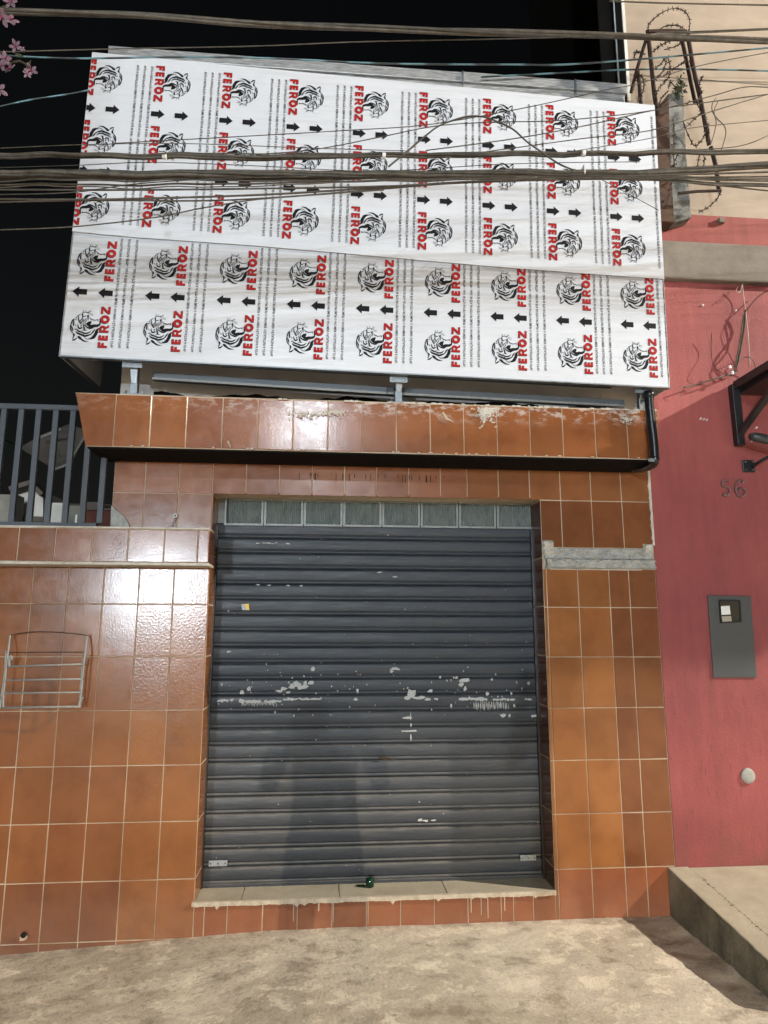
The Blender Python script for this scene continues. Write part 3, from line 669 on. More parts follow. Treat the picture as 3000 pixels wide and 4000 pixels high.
# ------------------------------------------------------------------ left ledge beam with railing
bm_ = empty('tiled_ledge_beam', (-1.6, -.08, 1.97), label='projecting tiled ledge beam with whitewashed underside left of the shutter', cat='ledge')
by = -.16
box('beam_core', (-2.95, by+.0025, 1.985), (-.690, .0, 2.180), M['grout'], bm_)
bx = [-2.96, -2.757, -2.554, -2.351, -2.148, -1.945, -1.756, -1.553, -1.348, -1.146, -.943, -.751, -.688]
for a, b in zip(bx, bx[1:]): put_tile(a, b, 1.985, 2.178, by, bm_, (.82, .74, .74))
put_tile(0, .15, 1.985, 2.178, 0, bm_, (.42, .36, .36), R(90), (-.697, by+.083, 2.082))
us = MB()
us.box((-2.95, by-.004, 1.968), (-.684, .006, 1.984)); us.build('whitewashed_underside', M['whitewash'], bm_, bevel=.003)
box('ledge_cap', (-2.95, by-.004, 2.180), (-.686, .0, 2.190), M['whitewash'], bm_, bevel=.002)

fn = empty('railing', (-1.8, -.08, 2.19), label='blue-grey steel railing of upright bars standing on the tiled ledge', cat='railing')
fy = -.07
zbt = 2.19
tl = P(0, 1586, fy); tr = P(430, 1598, fy)
z_top = tl.z
box('top_rail', (-2.95, fy-.016, z_top-.018), (-1.28, fy+.016, z_top+.014), M['steel'], fn, bevel=.002)
box('bottom_rail', (-2.95, fy-.016, zbt+.002), (-1.36, fy+.016, zbt+.032), M['steel'], fn, bevel=.002)
xb = P(45, 2030, fy).x; xp = (P(390, 2030, fy).x-xb)/5
for k in range(-6, 7):
    x = xb+xp*k
    if x > -1.33: continue
    MB().box((x-.016, fy-.012, zbt+.032), (x+.016, fy+.012, z_top-.018)).build('railing_bar', M['steel'], fn, bevel=.0015)
yd = MB()
# ------------------------------------------------------------------ yard seen through the railing
def quad_box(px0, py0, px1, py1, Y, d):
    a = P(px0, py0, Y); b = P(px1, py1, Y); return (a.x, Y, b.z), (b.x, Y+d, a.z)
yh = empty('white_gable_house', P(115, 2100, 5), label='small white gabled house wall seen through the left railing bars', cat='house')
Y = 5.0
pl = [P(60, 2095, Y), P(60, 1925, Y), P(85, 1912, Y), P(135, 1900, Y), P(168, 1935, Y), P(168, 2095, Y)]
MB().prism(pl, (0, 1.2, 0)).build('wall', M['whitewall'], yh)
MB().bar(P(58, 2025, Y-.06), P(172, 2030, Y-.06), .07).build('gutter', M['darkwall'], yh)
MB().bar(P(55, 1918, Y-.1), P(135, 1893, Y-.1), .06, .3).build('roof_edge', M['darkwall'], yh)
MB().bar(P(135, 1893, Y-.1), P(180, 1940, Y-.1), .06, .3).build('roof_edge', M['darkwall'], yh)
yg = empty('yard_wall', P(250, 2100, 4), label='low grey yard wall with pale posts beyond the railing bars', cat='wall')
a, b = quad_box(-60, 1930, 52, 2100, 4.6, .2); box('wall_panel', a, b, M['greywall'], yg)
a, b = quad_box(188, 1962, 240, 2100, 4.2, .2); box('wall_panel', a, b, M['whitewall'], yg, bevel=.02)
a, b = quad_box(246, 1975, 322, 2100, 4.3, .2); box('wall_panel', a, b, M['greywall'], yg)
a, b = quad_box(295, 2010, 300, 2042, 4.1, .02); box('white_pipe', a, b, M['white'], yg)
a, b = quad_box(322, 1960, 380, 1988, 4.1, .3); box('wall_panel', a, b, M['darkwall'], yg)
bx_ = empty('oxide_red_box', P(400, 2100, 3.4), label='dark oxide-red box beyond the last railing bars', cat='crate')
a, b = quad_box(318, 1990, 470, 2110, 3.4, .5); box('box_body', a, b, M['rustred'], bx_, bevel=.01)
a, b = quad_box(316, 1984, 472, 1994, 3.36, .5); box('box_lid', a, b, M['darkwall'], bx_, bevel=.004)
rf = empty('lean_to_roof', P(200, 1850, 3.5), label='dark sloping sheet roof in the unlit yard behind the railing', cat='roof')
MB().prism([P(80, 1752, 3.5), P(165, 1705, 3.6), P(260, 1668, 3.8), P(330, 1690, 3.8), P(290, 1790, 3.5), P(215, 1835, 3.4)], (0, .05, .05)).build('roof_sheet', M['darkwall'], rf)
MB().tube([P(150, 1712, 3.4), P(240, 1676, 3.4)], .015, 6).build('roof_trim', M['greywall'], rf)
MB().tube([P(205, 1838, 3.3), P(262, 1815, 3.3)], .015, 6).build('roof_trim', M['greywall'], rf)
MB().tube([P(280, 1790, 3.3), P(330, 1708, 3.3)], .012, 6).build('roof_trim', M['greywall'], rf)
box('yard_back_wall', (-9, 7, -1), (-1.3, 7.2, 3.6), M['darkwall'], None, label='unlit wall closing the yard behind the small white house', cat='wall')

yl = P(125, 1960, 3.9)
l = bpy.data.lights.new('yard_bulb', 'POINT'); l.energy = 14; l.color = (1, .95, .86); l.shadow_soft_size = .05
lo = bpy.data.objects.new('yard_bulb', l); lo.location = (yl.x-.55, 3.7, yl.z+.35); COL.objects.link(lo)
ylm = empty('yard_lamp', (yl.x-.55, 3.7, yl.z+.45), label='small yard lamp hidden beyond the railing, lighting the white gable', cat='lamp')
MB().tube([(yl.x-.55, 3.7, yl.z+.42), (yl.x-.55, 3.7, yl.z+.46), (yl.x-.55, 3.7, yl.z+.52)], [.09, .07, .02], 12).build('lamp_shade', M['black'], ylm)
MB().tube([(yl.x-.55, 3.7, yl.z+.5), (yl.x-.55, 3.7, yl.z+.8), (yl.x-.55, 4.5, yl.z+.85)], .01, 6).build('lamp_arm', M['black'], ylm)
# wire rack hanging on the left tiles
rk = empty('wire_rack', P(170, 2760, -.05), label='grey welded wire holder frame fixed to the left tiled wall', cat='wire rack')
ry = -.075
def rp(x, y, Y=ry): return P(x*.217, 2440+y*.217, Y)
for nm, pts, r_ in [('rail', [(50, 1495), (1440, 1475)], .0062), ('rail', [(60, 1235), (1465, 1218)], .0052), ('rail', [(85, 1000), (1480, 978)], .0052), ('rail', [(100, 755), (1500, 712)], .0055)]:
    MB().tube([rp(*p) for p in pts], r_, 8).build(nm, M['knob'], rk, smooth=True)
MB().tube(smooth_path([rp(180, 190, -.035), rp(150, 450), rp(110, 760), rp(90, 1000), rp(60, 1300), rp(55, 1500)]), .0055, 8).build('side_wire', M['knob'], rk, smooth=True)
MB().tube(smooth_path([rp(110, 470, -.015), rp(80, 900, -.015), rp(30, 1260, -.015), rp(0, 1510, -.015)]), .005, 8).build('side_wire', M['knob'], rk, smooth=True)
MB().tube(smooth_path([rp(1565, 200, -.035), rp(1530, 520), rp(1500, 760), rp(1480, 1000), rp(1450, 1300), rp(1410, 1480)]), .0055, 8).build('side_wire', M['knob'], rk, smooth=True)
MB().tube(smooth_path([rp(1500, 540), rp(1478, 780, -.05), rp(1440, 1200, -.05), rp(1440, 1490, -.05)]), .0045, 8).build('side_wire', M['knob'], rk, smooth=True)
MB().tube(smooth_path([rp(180, 190, -.035), rp(520, 135, -.035), rp(880, 130, -.035), rp(1200, 150, -.035), rp(1580, 195, -.035)]), .0028, 6).build('top_wire', M['rust'], rk, smooth=True)
MB().tube([rp(110, 505, -.03), rp(800, 495, -.03), rp(1500, 495, -.03)], .0024, 6).build('top_wire', M['rust'], rk)
MB().tube(smooth_path([rp(170, 760), rp(160, 620), rp(190, 570), rp(215, 600), rp(190, 640)]), .006, 8).build('hook', M['knob'], rk, smooth=True)
MB().tube(smooth_path([rp(1440, 1480), rp(1460, 1350, -.03), rp(1500, 1310, -.01)]), .005, 8).build('hook', M['knob'], rk, smooth=True)
# drain stub in the lower left tiles
hp = P(92, 3652, -.012)
dh = empty('drain_hole', hp, label='small dark drain hole ringed with mortar low on the left wall', cat='drain hole')
dm = MB(); blob(hp.x, hp.z-.012, .022, .016, -.0135, dm, 3, 14, .5); dm.build('mortar_ring', M['grout'], dh, fix=False)
MB().disc((hp.x, -.0138, hp.z), (0, -1, 0), .015, .002, 14).build('hole', M['ink'], dh)

# ------------------------------------------------------------------ sign board
sy = -.38
sg = empty('sign_board', (.27, sy, 3.10), label='large rectangular sign board still covered in printed white protective film', cat='sign board')
BL = Vector((-1.534, sy, 3.132)); ra = R(-1.097)
ex = Vector((math.cos(ra), 0, math.sin(ra))); ez = Vector((-math.sin(ra), 0, math.cos(ra))); SW = 3.6027; SH = 1.968
def U(u, v, d=0.0): return BL+ex*u+ez*v+Vector((0, -d, 0))
seam = [(0, .770), (.176, .763), (.381, .758), (1.065, .755), (1.62, .744), (1.996, .734), (2.475, .723), (3.118, .716), (SW, .715)]
MB().prism([U(0, 0)]+[U(SW, 0)]+[U(u, v) for u, v in reversed(seam)], (0, .02, 0)).build('lower_panel', M['film'], sg)
lipw = MB()
MB().prism([U(u, v+.002, .006) for u, v in seam]+[U(SW, SH-.012, .006), U(0, SH+.014, .006)], (0, .026, 0)).build('upper_panel', M['film'], sg)
# film edge curling at the seam
fe = MB()
for (u0_, v0_), (u1_, v1_) in zip(seam, seam[1:]):
    n_ = 8
    for k in range(n_):
        a = k/n_; b = (k+1)/n_; ua = u0_+(u1_-u0_)*a; ub = u0_+(u1_-u0_)*b; va = v0_+(v1_-v0_)*a; vb = v0_+(v1_-v0_)*b
        ja = .004*abs(noise.noise(Vector((ua*9, 0, 0)))); jb = .004*abs(noise.noise(Vector((ub*9, 0, 0))))
        fe.add([U(ua, va+.006, .0075), U(ub, vb+.006, .0075), U(ub, vb-.002-jb, .012), U(ua, va-.002-ja, .012)], [(0, 3, 2, 1)])
fe.build('film_edge', M['film'], sg, fix=False)
gp = MB()
for a, b in [(.175, .31), (.32, .42), (.44, 3.0)]:
    va = .762 if a < .4 else .757
    gp.add([U(a, va, .0005), U(b, va-.012*(b-a), .0005), U(b, va-.004-.012*(b-a)-.001, .0005), U(a, va-.004, .0005)], [(0, 3, 2, 1)])
# returns
def ret(u, Yb, zb_, name='side_return'):
    a = U(u, 0); t = U(u, SH); s = .004
    MB().add([a, a+Vector((s, 0, 0)), t+Vector((s, 0, 0)), t, Vector((a.x-.02 if u < 1 else a.x, Yb, zb_)), Vector((a.x-.016 if u < 1 else a.x+s, Yb, zb_)), Vector((t.x+s, Yb, t.z)), Vector((t.x, Yb, t.z))],
             [(0, 1, 2, 3), (4, 7, 6, 5), (0, 4, 5, 1), (3, 2, 6, 7), (0, 3, 7, 4), (1, 5, 6, 2)]).build(name, M['film2'], sg)
M['film2'] = nmat('return_sheet', (.62, .62, .62), .5)
ret(0.002, .35, 3.19); ret(SW-.008, .0, 3.075)
MB().add([U(.004, .001), U(.032, .001), Vector((-1.525, .35, 3.188)), Vector((-1.55, .35, 3.188)), U(.004, .006), U(.032, .006), Vector((-1.525, .35, 3.193)), Vector((-1.55, .35, 3.193))],
         [(0, 1, 2, 3), (7, 6, 5, 4), (0, 4, 5, 1), (1, 5, 6, 2), (2, 6, 7, 3), (3, 7, 4, 0)]).build('return_flange', M['black'], sg)
MB().prism([U(0, -.0035, .003), U(SW, -.0035, .003), U(SW, .004, .003), U(0, .004, .003)], (0, .03, 0)).build('bottom_trim', M['galv'], sg)
MB().bar(U(.9, .02, -.045), U(SW-.35, .012, -.045), .03, .03).build('frame_rail', M['black'], sg)
# carrying frame: horizontal channel and three bracketed posts
zA = P(600, 1466, -.20); zB = P(1500, 1524, -.20); zC = P(2440, 1574, -.20)
ch = MB(); hh = .021
for a, b in [(Vector((-1.06, -.20, zA.z)), Vector((.349, -.20, zB.z))), (Vector((.351, -.20, zB.z)), Vector((1.86, -.20, zC.z)))]:
    ch.cur = 0; ch.prism([a+Vector((0, 0, hh)), b+Vector((0, 0, hh)), b+Vector((0, 0, -hh)), a+Vector((0, 0, -hh))], (0, .05, 0)); ch.cur = 1
    ch.prism([a+Vector((0, -.012, -hh+.006)), b+Vector((0, -.012, -hh+.006)), b+Vector((0, -.006, -hh-.008)), a+Vector((0, -.006, -hh-.008))], (0, .03, 0))
ch.build('channel_rail', [mat_metal('dull_channel', (.16, .18, .20), .55), M['galv']], sg, bevel=.002)
for cx, top, half in [(518, 1424, 42), (1557, 1482, 40), (2515, 1524, 42)]:
    t = P(cx, top, -.33); b = Vector((t.x-.0, -.29, 2.946)); hw = half*(4.09-.33)/F
    box('bracket_plate', (t.x-hw*.95, -.338, t.z-.022), (t.x+hw*.95, -.334, t.z+.035), M['galv'], sg, bevel=.002)
    bl = MB()
    for q in (-.72, .72): bl.disc((t.x+hw*q, -.338, t.z+.002), (0, -1, 0), .0075, .006, 6)
    bl.build('bolt', M['galv'], sg)
    MB().prism([(t.x-.022, -.325, t.z+.03), (t.x+.030, -.325, t.z+.03), (t.x+.022, -.30, 3.01), (t.x-.012, -.30, 3.01)], (0, .05, 0)).build('post', M['galv'], sg, bevel=.003)
    box('post_foot', (t.x-.018, -.298, 2.95), (t.x+.026, -.262, 3.02), M['galv'], sg, bevel=.003)
    box('base_plate', (t.x-.055, -.302, 2.9445), (t.x+.062, -.23, 2.950), M['galv'], sg, bevel=.001)
    an = MB()
    for q in (-.040, .048): an.disc((t.x+q, -.285, 2.950), (0, 0, 1), .0055, .022, 6)
    an.build('anchor_bolt', M['galv'], sg)

# ---- print on the protective film
TP = [[(189, 77), (197, 69), (192, 65), (187, 68), (169, 66), (158, 67), (177, 73)], [(192, 69), (179, 61), (170, 47), (166, 33), (171, 12), (157, 11), (165, 17), (161, 36), (167, 54), (181, 66)], [(152, 68), (158, 48), (145, 49), (132, 54), (123, 47), (118, 57), (131, 73), (139, 79)], [(134, 54), (136, 45), (139, 35), (139, 17), (144, 4), (177, 6), (177, 2), (154, -5), (135, -2), (125, 9), (121, 28), (113, 45), (120, 54)], [(79, 143), (77, 138), (68, 131), (54, 136), (41, 142), (45, 145), (58, 141), (73, 144)]]
TS = [[(36, 144, 4.0), (39, 132, 5.5), (52, 118, 1.8)], [(62, 118, 1.8), (55, 108, 9.2), (44, 95, 6.4), (35, 79, 5.5), (32, 53, 0.7)], [(170, 144, 0.7), (156, 153, 4.6), (133, 160, 3.7), (110, 161, 4.0), (91, 155, 3.7), (77, 144, 2.2)], [(168, 146, 0.7), (145, 146, 4.6), (133, 147, 5.1), (120, 144, 1.1)], [(125, 158, 1.5), (107, 151, 4.6), (88, 146, 1.5)], [(103, 122, 1.8), (94, 118, 5.5), (87, 97, 5.1), (81, 76, 5.1), (85, 59, 4.8), (98, 46, 1.1)], [(91, 130, 1.5), (79, 118, 5.9), (72, 97, 7.0), (65, 78, 7.3), (70, 60, 6.2), (79, 43, 3.7), (97, 32, 4.8), (110, 24, 0.9)], [(118, 2, 1.1), (102, 14, 9.2), (81, 18, 11.0), (63, 29, 9.2), (52, 46, 4.4), (54, 60, 0.9)], [(97, 2, 0.7), (73, 17, 3.7), (55, 25, 3.7), (44, 55, 0.7)], [(134, 122, 2.2), (115, 118, 4.6), (109, 107, 5.5), (118, 97, 2.9)], [(125, 107, 1.5), (131, 101, 2.6), (117, 106, 1.1)], [(141, 93, 1.8), (118, 87, 5.1), (101, 82, 4.8), (99, 70, 0.7)], [(99, 84, 1.8), (94, 98, 1.5)], [(143, 82, 1.5), (130, 82, 3.7), (120, 71, 4.4), (113, 53, 5.5), (115, 38, 1.5)], [(162, 117, 1.1), (147, 114, 2.9), (136, 108, 1.5)], [(205, 103, 1.8), (192, 102, 5.1), (175, 101, 2.6), (159, 111, 1.5), (144, 112, 1.1)], [(205, 103, 2.2), (210, 85, 1.8), (206, 68, 3.7)], [(174, 103, 0.9), (163, 96, 2.6), (148, 102, 2.2), (136, 105, 1.5)], [(176, 76, 1.1), (160, 89, 2.6), (144, 95, 1.5)], [(169, 72, 0.9), (153, 81, 2.6), (141, 87, 1.5)], [(224, 102, 1.3), (207, 100, 1.3)], [(221, 97, 1.3), (208, 95, 1.3)], [(223, 86, 1.3), (212, 87, 1.3)], [(223, 60, 1.1), (209, 75, 1.5)], [(220, 56, 1.1), (208, 68, 1.5)], [(204, 64, 1.5), (201, 43, 1.1)], [(198, 62, 1.5), (191, 42, 1.1)], [(189, 124, 1.5), (166, 121, 4.0), (147, 116, 1.8)], [(172, 138, 3.7), (180, 131, 2.2), (191, 126, 0.9)], [(160, 140, 4.0), (164, 134, 2.2), (170, 128, 0.7)], [(130, 141, 1.5), (128, 134, 2.2), (119, 131, 1.5)], [(102, 135, 4.4), (103, 124, 2.6)], [(189, 123, 3.7), (195, 113, 1.5), (199, 104, 0.7)], [(181, 96, 4.0), (187, 84, 1.8), (189, 77, 1.1)], [(171, 100, 1.1), (151, 109, 1.8), (136, 106, 1.8)], [(58, 81, 0.9), (48, 66, 2.6), (43, 52, 0.9)], [(82, 73, 1.8), (74, 90, 1.5), (79, 105, 0.7)]]
def tri_mesh(name, polys2d, mat, z=0.0):      # flat printed shape in the local (s, t) plane, metres
    bm = bmesh.new()
    for poly, zz in polys2d:
        try:
            f = bm.faces.new([bm.verts.new((p[0], p[1], zz)) for p in poly])
        except ValueError: pass
    bmesh.ops.triangulate(bm, faces=bm.faces)
    for f in bm.faces:
        f.normal_update()
        if f.normal.z < 0: f.normal_flip()
    me = bpy.data.meshes.new(name); bm.to_mesh(me); bm.free()
    for mm in mat: me.materials.append(mm)
    return me
def strokepoly(S):
    pts = smooth_path([Vector((a/1000, b/1000, w/1000)) for a, b, w in S], 4) if len(S) > 2 else [Vector((a/1000, b/1000, w/1000)) for a, b, w in S]
    L = []; Rr = []
    for i, p in enumerate(pts):
        d = (pts[min(i+1, len(pts)-1)]-pts[max(i-1, 0)]); d = Vector((d.x, d.y)).normalized(); n = Vector((-d.y, d.x))*max(p.z*1.65, .0009)/2
        L.append((p.x+n.x, p.y+n.y)); Rr.append((p.x-n.x, p.y-n.y))
    return L+Rr[::-1]
tiger = tri_mesh('tiger_head_print', [([(a/1000, b/1000) for a, b in q], .0) for q in TP]+[(strokepoly(S), .00001*i) for i, S in enumerate(TS)], [M['ink']])
# letters: drawn in a box x 0..258, cap height 0..-53 (t = 0 is the cap line)
def rect(a, b, c, d): return [(a, b), (c, b), (c, d), (a, d)]
def ring(cx, cy, rx, ry, rx2, ry2, n=24):
    out = []
    for k in range(n):
        a = 2*math.pi*k/n; b = 2*math.pi*(k+1)/n
        out.append([(cx+rx*math.cos(a), cy+ry*math.sin(a)), (cx+rx*math.cos(b), cy+ry*math.sin(b)), (cx+rx2*math.cos(b), cy+ry2*math.sin(b)), (cx+rx2*math.cos(a), cy+ry2*math.sin(a))])
    return out
C = 52.0
LT = []
LT += [rect(0, 0, 13, C), rect(13, C-14, 33, C), rect(13, C-33, 29, C-20)]                                   # F
LT += [rect(45, 0, 58, C), rect(58, C-13, 75, C), rect(58, 19.5, 73, 32.5), rect(58, 0, 75, 13)]              # E
LT += [rect(92, 0, 105, C), rect(105, C-12, 116, C), rect(105, 18, 116, 29)]                                  # R
LT += [rect(116, C-12, 121, C), rect(116, 18, 121, 29)]
LT += [[(121, C), (130, C-4), (134, C-12), (134, C-23), (130, 21), (121, 18), (121, 29), (121, C-12)], [(112, 20), (125, 20), (140, 0), (125, 0)]]
LT += ring(173, 26, 26, 26.5, 10.5, 10.5)                                                                     # O
LT += [rect(206, C-12, 250, C), rect(206, 0, 252, 12), [(206, 12), (232, C-12), (250, C-12), (224, 12)]]      # Z
feroz = tri_mesh('feroz_print', [([(a/1000, (b-C)/1000) for a, b in q], .0009) for q in LT], [M['red']])
ferozs = tri_mesh('feroz_shadow_print', [([(a/1000-.0028, (b-C)/1000+.0022) for a, b in q], .0005) for q in LT], [M['ink']])
arrow = tri_mesh('arrow_print', [([(-.017, -.048), (.017, -.048), (.017, -.003), (-.017, -.003)][::1], 0.0), ([(-.033, -.003), (.033, -.003), (0, .034)], 0.0)], [M['ink']])
def text_mesh(txt, width, cap):
    cu = bpy.data.curves.new('t', 'FONT'); cu.body = txt; cu.size = 1; cu.resolution_u = 1; cu.offset = .022
    o = bpy.data.objects.new('t', cu); COL.objects.link(o)
    bpy.context.view_layer.update()
    dg = bpy.context.evaluated_depsgraph_get(); me = bpy.data.meshes.new_from_object(o.evaluated_get(dg))
    bpy.data.objects.remove(o)
    xs_ = [v.co.x for v in me.vertices]; w = max(xs_)-min(xs_)
    sxx = width/w; syy = cap/.70
    for v in me.vertices: v.co = ((v.co.x-min(xs_))*sxx, v.co.y*syy, 0)
    me.materials.clear(); me.materials.append(M['grey_ink']); return me
TXT = 'APÓS A INSTALAÇÃO REMOVA O FILME PROTETOR ATÉ 45 DIAS - AFTER INSTALLATION'
line_lo = text_mesh(TXT, .682, .0145); line_up = text_mesh(TXT+' REMOVE THE PROTECTIVE FILM IN FULL IN 45 DAYS', 1.085, .0145)
line_lo.name = line_up.name = 'small_print'
def place(me, u, v, updir, d, name, parent):
    # updir +1: text reads upwards (letter tops to the left); -1: reads downwards (tops to the right)
    s = ez*updir; t = -ex*updir; nrm = Vector((0, -1, 0))
    tilt = 0
    o = bpy.data.objects.new(name, me); COL.objects.link(o)
    m = Matrix(((s.x, t.x, nrm.x, 0), (s.y, t.y, nrm.y, 0), (s.z, t.z, nrm.z, 0), (0, 0, 0, 1)))
    p = U(u, v, d); m.translation = p
    xs_ = [v_.co for v_ in me.vertices]
    # trim whatever runs over the edge of the board
    over = False
    for c_ in xs_:
        q = m @ c_; uu = (q-BL).dot(ex)
        if uu < .002 or uu > SW-.002: over = True; break
    if over:
        me2 = me.copy(); bm = bmesh.new(); bm.from_mesh(me2); bm.transform(m)
        for pu, nn in ((.002, -ex), (SW-.002, ex)):
            geom = bm.verts[:]+bm.edges[:]+bm.faces[:]
            bmesh.ops.bisect_plane(bm, geom=geom, plane_co=U(pu, 0), plane_no=nn, clear_outer=True)
        if not bm.faces: bm.free(); bpy.data.objects.remove(o); return
        bm.to_mesh(me2); bm.free(); o.data = me2; attach(o, parent)
        return
    o.matrix_basis = m; attach(o, parent)
LO, UPP = .0012, .0075
for k in range(9):
    u = .208+.4090*k
    for v in (.062, .474):
        place(tiger, u, v, 1, LO, 'tiger_head_print', sg); place(ferozs, u, v, 1, LO, 'lettering_shadow', sg); place(feroz, u, v, 1, LO, 'lettering', sg)
    for du in (-.138, .006): place(arrow, u+du, .397, 1, LO, 'arrow_print', sg)
    for du in (.084, .127, .172): place(line_lo, u+du, .064, 1, LO, 'small_print', sg)
for k in range(10):
    u = .032+.4116*k; v1 = 1.929-.0150*u
    if k < 9:
        for dv in (0, .422, .845):
            if k == 0 and dv == .845: dv = .868
            place(tiger, u, v1-dv, -1, UPP, 'tiger_head_print', sg); place(ferozs, u, v1-dv, -1, UPP, 'lettering_shadow', sg); place(feroz, u, v1-dv, -1, UPP, 'lettering', sg)
        for dv in (.335, .757):
            for du in (-.010, .132): place(arrow, u+du, v1-dv, -1, UPP, 'arrow_print', sg)
    for du in (.082, .125, .168): place(line_up, u-du, v1-.004, -1, UPP, 'small_print', sg)

# ------------------------------------------------------------------ black downpipe at the right end of the overhang
dp = empty('downpipe', P(2550, 1800, -.38), label='glossy black downpipe beside the right end of the tiled overhang', cat='downpipe')
py_ = -.36
MB().tube(smooth_path([P(2535, 1545, py_), P(2536, 1580, py_), P(2543, 1650, py_), P(2552, 1720, py_), P(2557, 1790, py_)]), .027, 20).build('pipe', M['pipe'], dp, smooth=True)
MB().tube(smooth_path([P(2557, 1785, py_), P(2558, 1800, py_), P(2548, 1815, -.30), P(2520, 1828, -.18), P(2480, 1832, -.06)], 5), .026, 20).build('elbow', M['pipe'], dp, smooth=True)
MB().tube([P(2534, 1530, py_), P(2535, 1556, py_)], .032, 20).build('collar', M['pipe'], dp, smooth=True)
a = P(2545, 1798, py_-.035); box('pipe_clip', (a.x-.02, a.y, a.z-.008), (a.x+.02, a.y+.004, a.z+.012), M['galv'], dp)

# ------------------------------------------------------------------ red house on the right
rh = empty('red_house', (3.5, .3, .2), label='neighbouring house with rough red rendered wall and concrete band', cat='house')
zt1, zb1 = 3.985, 4.268
box('wall', (2.093, -.002, -.3), (7, .4, zb1-.002), M['redwall'], rh)
box('upper_strip', (2.093, -.004, zb1), (7, .4, 4.505), M['redtrim'], rh)
box('concrete_band', (2.093, -.05, zt1), (7, .3, zb1), M['band'], rh, bevel=.012)
box('brown_strip', (2.093, -.012, zb1-.004), (7, .3, zb1+.018), M['rustsheet'], rh)  # thin dark brown strip along the top of the concrete band
cb = empty('cream_building', (4, .5, 4.5), label='tall cream painted wall rising above the red house', cat='building')
box('wall', (2.135, .01, 4.507), (7, .035, 9.5), M['cream'], cb)
box('shade_painted_side', (2.137, .036, 4.507), (7, .42, 9.5), mat_rough('side_render_shade', (.040, .033, .028), (.022, .018, .016), 5, .95), cb)  # dark colour paints in the shade on this side face
box('corner_bead', (2.128, .002, 5.40), (2.150, .012, 9.5), M['whitewall'], cb)
for z in (5.62, 6.5, 7.3): box('plaster_joint', (2.15, .006, z), (7, .0105, z+.006), M['band'], cb)
box('small_vent', (2.72+.0, -.035, 4.44), (2.76, .0, 4.475), M['band'], rh)
# set back dark stair wall and pole behind the parapet
st_ = empty('stair_tower', (2.4, 2.2, 0), label='brown stair wall, coloured dark as if unlit, set back between the shop roof and the cream wall', cat='wall')
a = P(2318, 0, 1.9); b = P(2412, 0, 1.9)
box('wall', (a.x, 1.9, 3), (b.x+1.2, 4, 11), M['stairw'], st_)
pp = P(2408, 180, .10)
MB().tube([Vector((pp.x, .10, 5.45)), Vector((pp.x, .10, 9))], .010, 8).build('roof_pole', M['galv'], None, smooth=True, label='thin galvanised pole behind the coping beside the cream wall', cat='pole')
box('roof_pole_shade', (pp.x+.03, .5, 5.3), (pp.x+.2, .55, 9), M['black'], st_) if False else None

# red wall details
mb_ = empty('meter_box', P(2860, 2650, -.02), label='dark grey electricity meter plate with a small window on the red wall', cat='meter box')
q = [P(2765, 2325, -.012), P(2934, 2328, -.012), P(2957, 2647, -.012), P(2788, 2647, -.012)]
MB().prism(q, (0, .010, 0)).build('cover_plate', nmat('meter_plate', (.062, .066, .066), .5), mb_, bevel=.003)
w_ = [P(2810, 2345, -.016), P(2888, 2346, -.016), P(2893, 2428, -.016), P(2816, 2432, -.016)]
wf = MB()
for i in range(4): wf.bar(w_[i], w_[(i+1)%4], .008, .012)
wf.build('window_frame', M['black'], mb_)
mwin = [o for o in mb_.children if o.name.startswith('window_frame')][0]
MB().prism([P(2813, 2349, -.0145), P(2886, 2350, -.0145), P(2890, 2425, -.0145), P(2819, 2428, -.0145)], (0, .002, 0)).build('window_pane', nmat('meter_window', (.05, .042, .03), .15), mwin)
MB().prism([P(2811, 2368, -.017), P(2850, 2366, -.017), P(2854, 2400, -.017), P(2815, 2402, -.017)], (0, .002, 0)).build('meter_label', M['white'], mb_)
MB().prism([P(2818, 2408, -.017), P(2856, 2406, -.017), P(2859, 2428, -.017), P(2824, 2430, -.017)], (0, .002, 0)).build('meter_label', nmat('meter_label_dim', (.35, .32, .25), .5), mb_)
# house number 56
hn = empty('house_number', P(2870, 1940, -.01), label='faded raised metal numerals 56 on the red wall', cat='house number')
M['num'] = mat_rough('worn_numeral', (.22, .10, .10), (.07, .045, .045), 30, .35, .2, .002)
def digit(pts, name):
    m = MB(); m.tube(smooth_path([P(2750+x*.1809, 1600+y*.1809, -.008) for x, y in pts], 6), .0085, 8); m.build(name, M['num'], hn, smooth=True)
digit([(530, 1545), (460, 1530), (400, 1545), (395, 1620), (430, 1660), (510, 1675), (560, 1740), (545, 1810), (470, 1855), (400, 1830)], 'numeral')
digit([(850, 1570), (810, 1520), (740, 1545), (690, 1640), (690, 1760), (750, 1860), (830, 1870), (890, 1800), (870, 1720), (800, 1700), (720, 1740)], 'numeral')
for x, y in [(455, 1850), (840, 1575)]: MB().disc(P(2750+x*.1809, 1600+y*.1809, -.014), (0, -1, 0), .006, .004, 8).build('numeral_glint', M['galv'], hn)
# round cap
wc = P(2920, 3030, -.002)
rc = empty('round_wall_cap', wc, label='pale round cover cap low on the red wall', cat='wall cap')
MB().tube([wc, wc+Vector((0, -.008, 0)), wc+Vector((0, -.013, 0)), wc+Vector((0, -.015, 0))], [.046, .045, .040, .020], 24).build('cap', mat_rough('cap_plastic', (.33, .33, .30), (.24, .24, .22), 20, .6, .2, .001), rc, smooth=True)
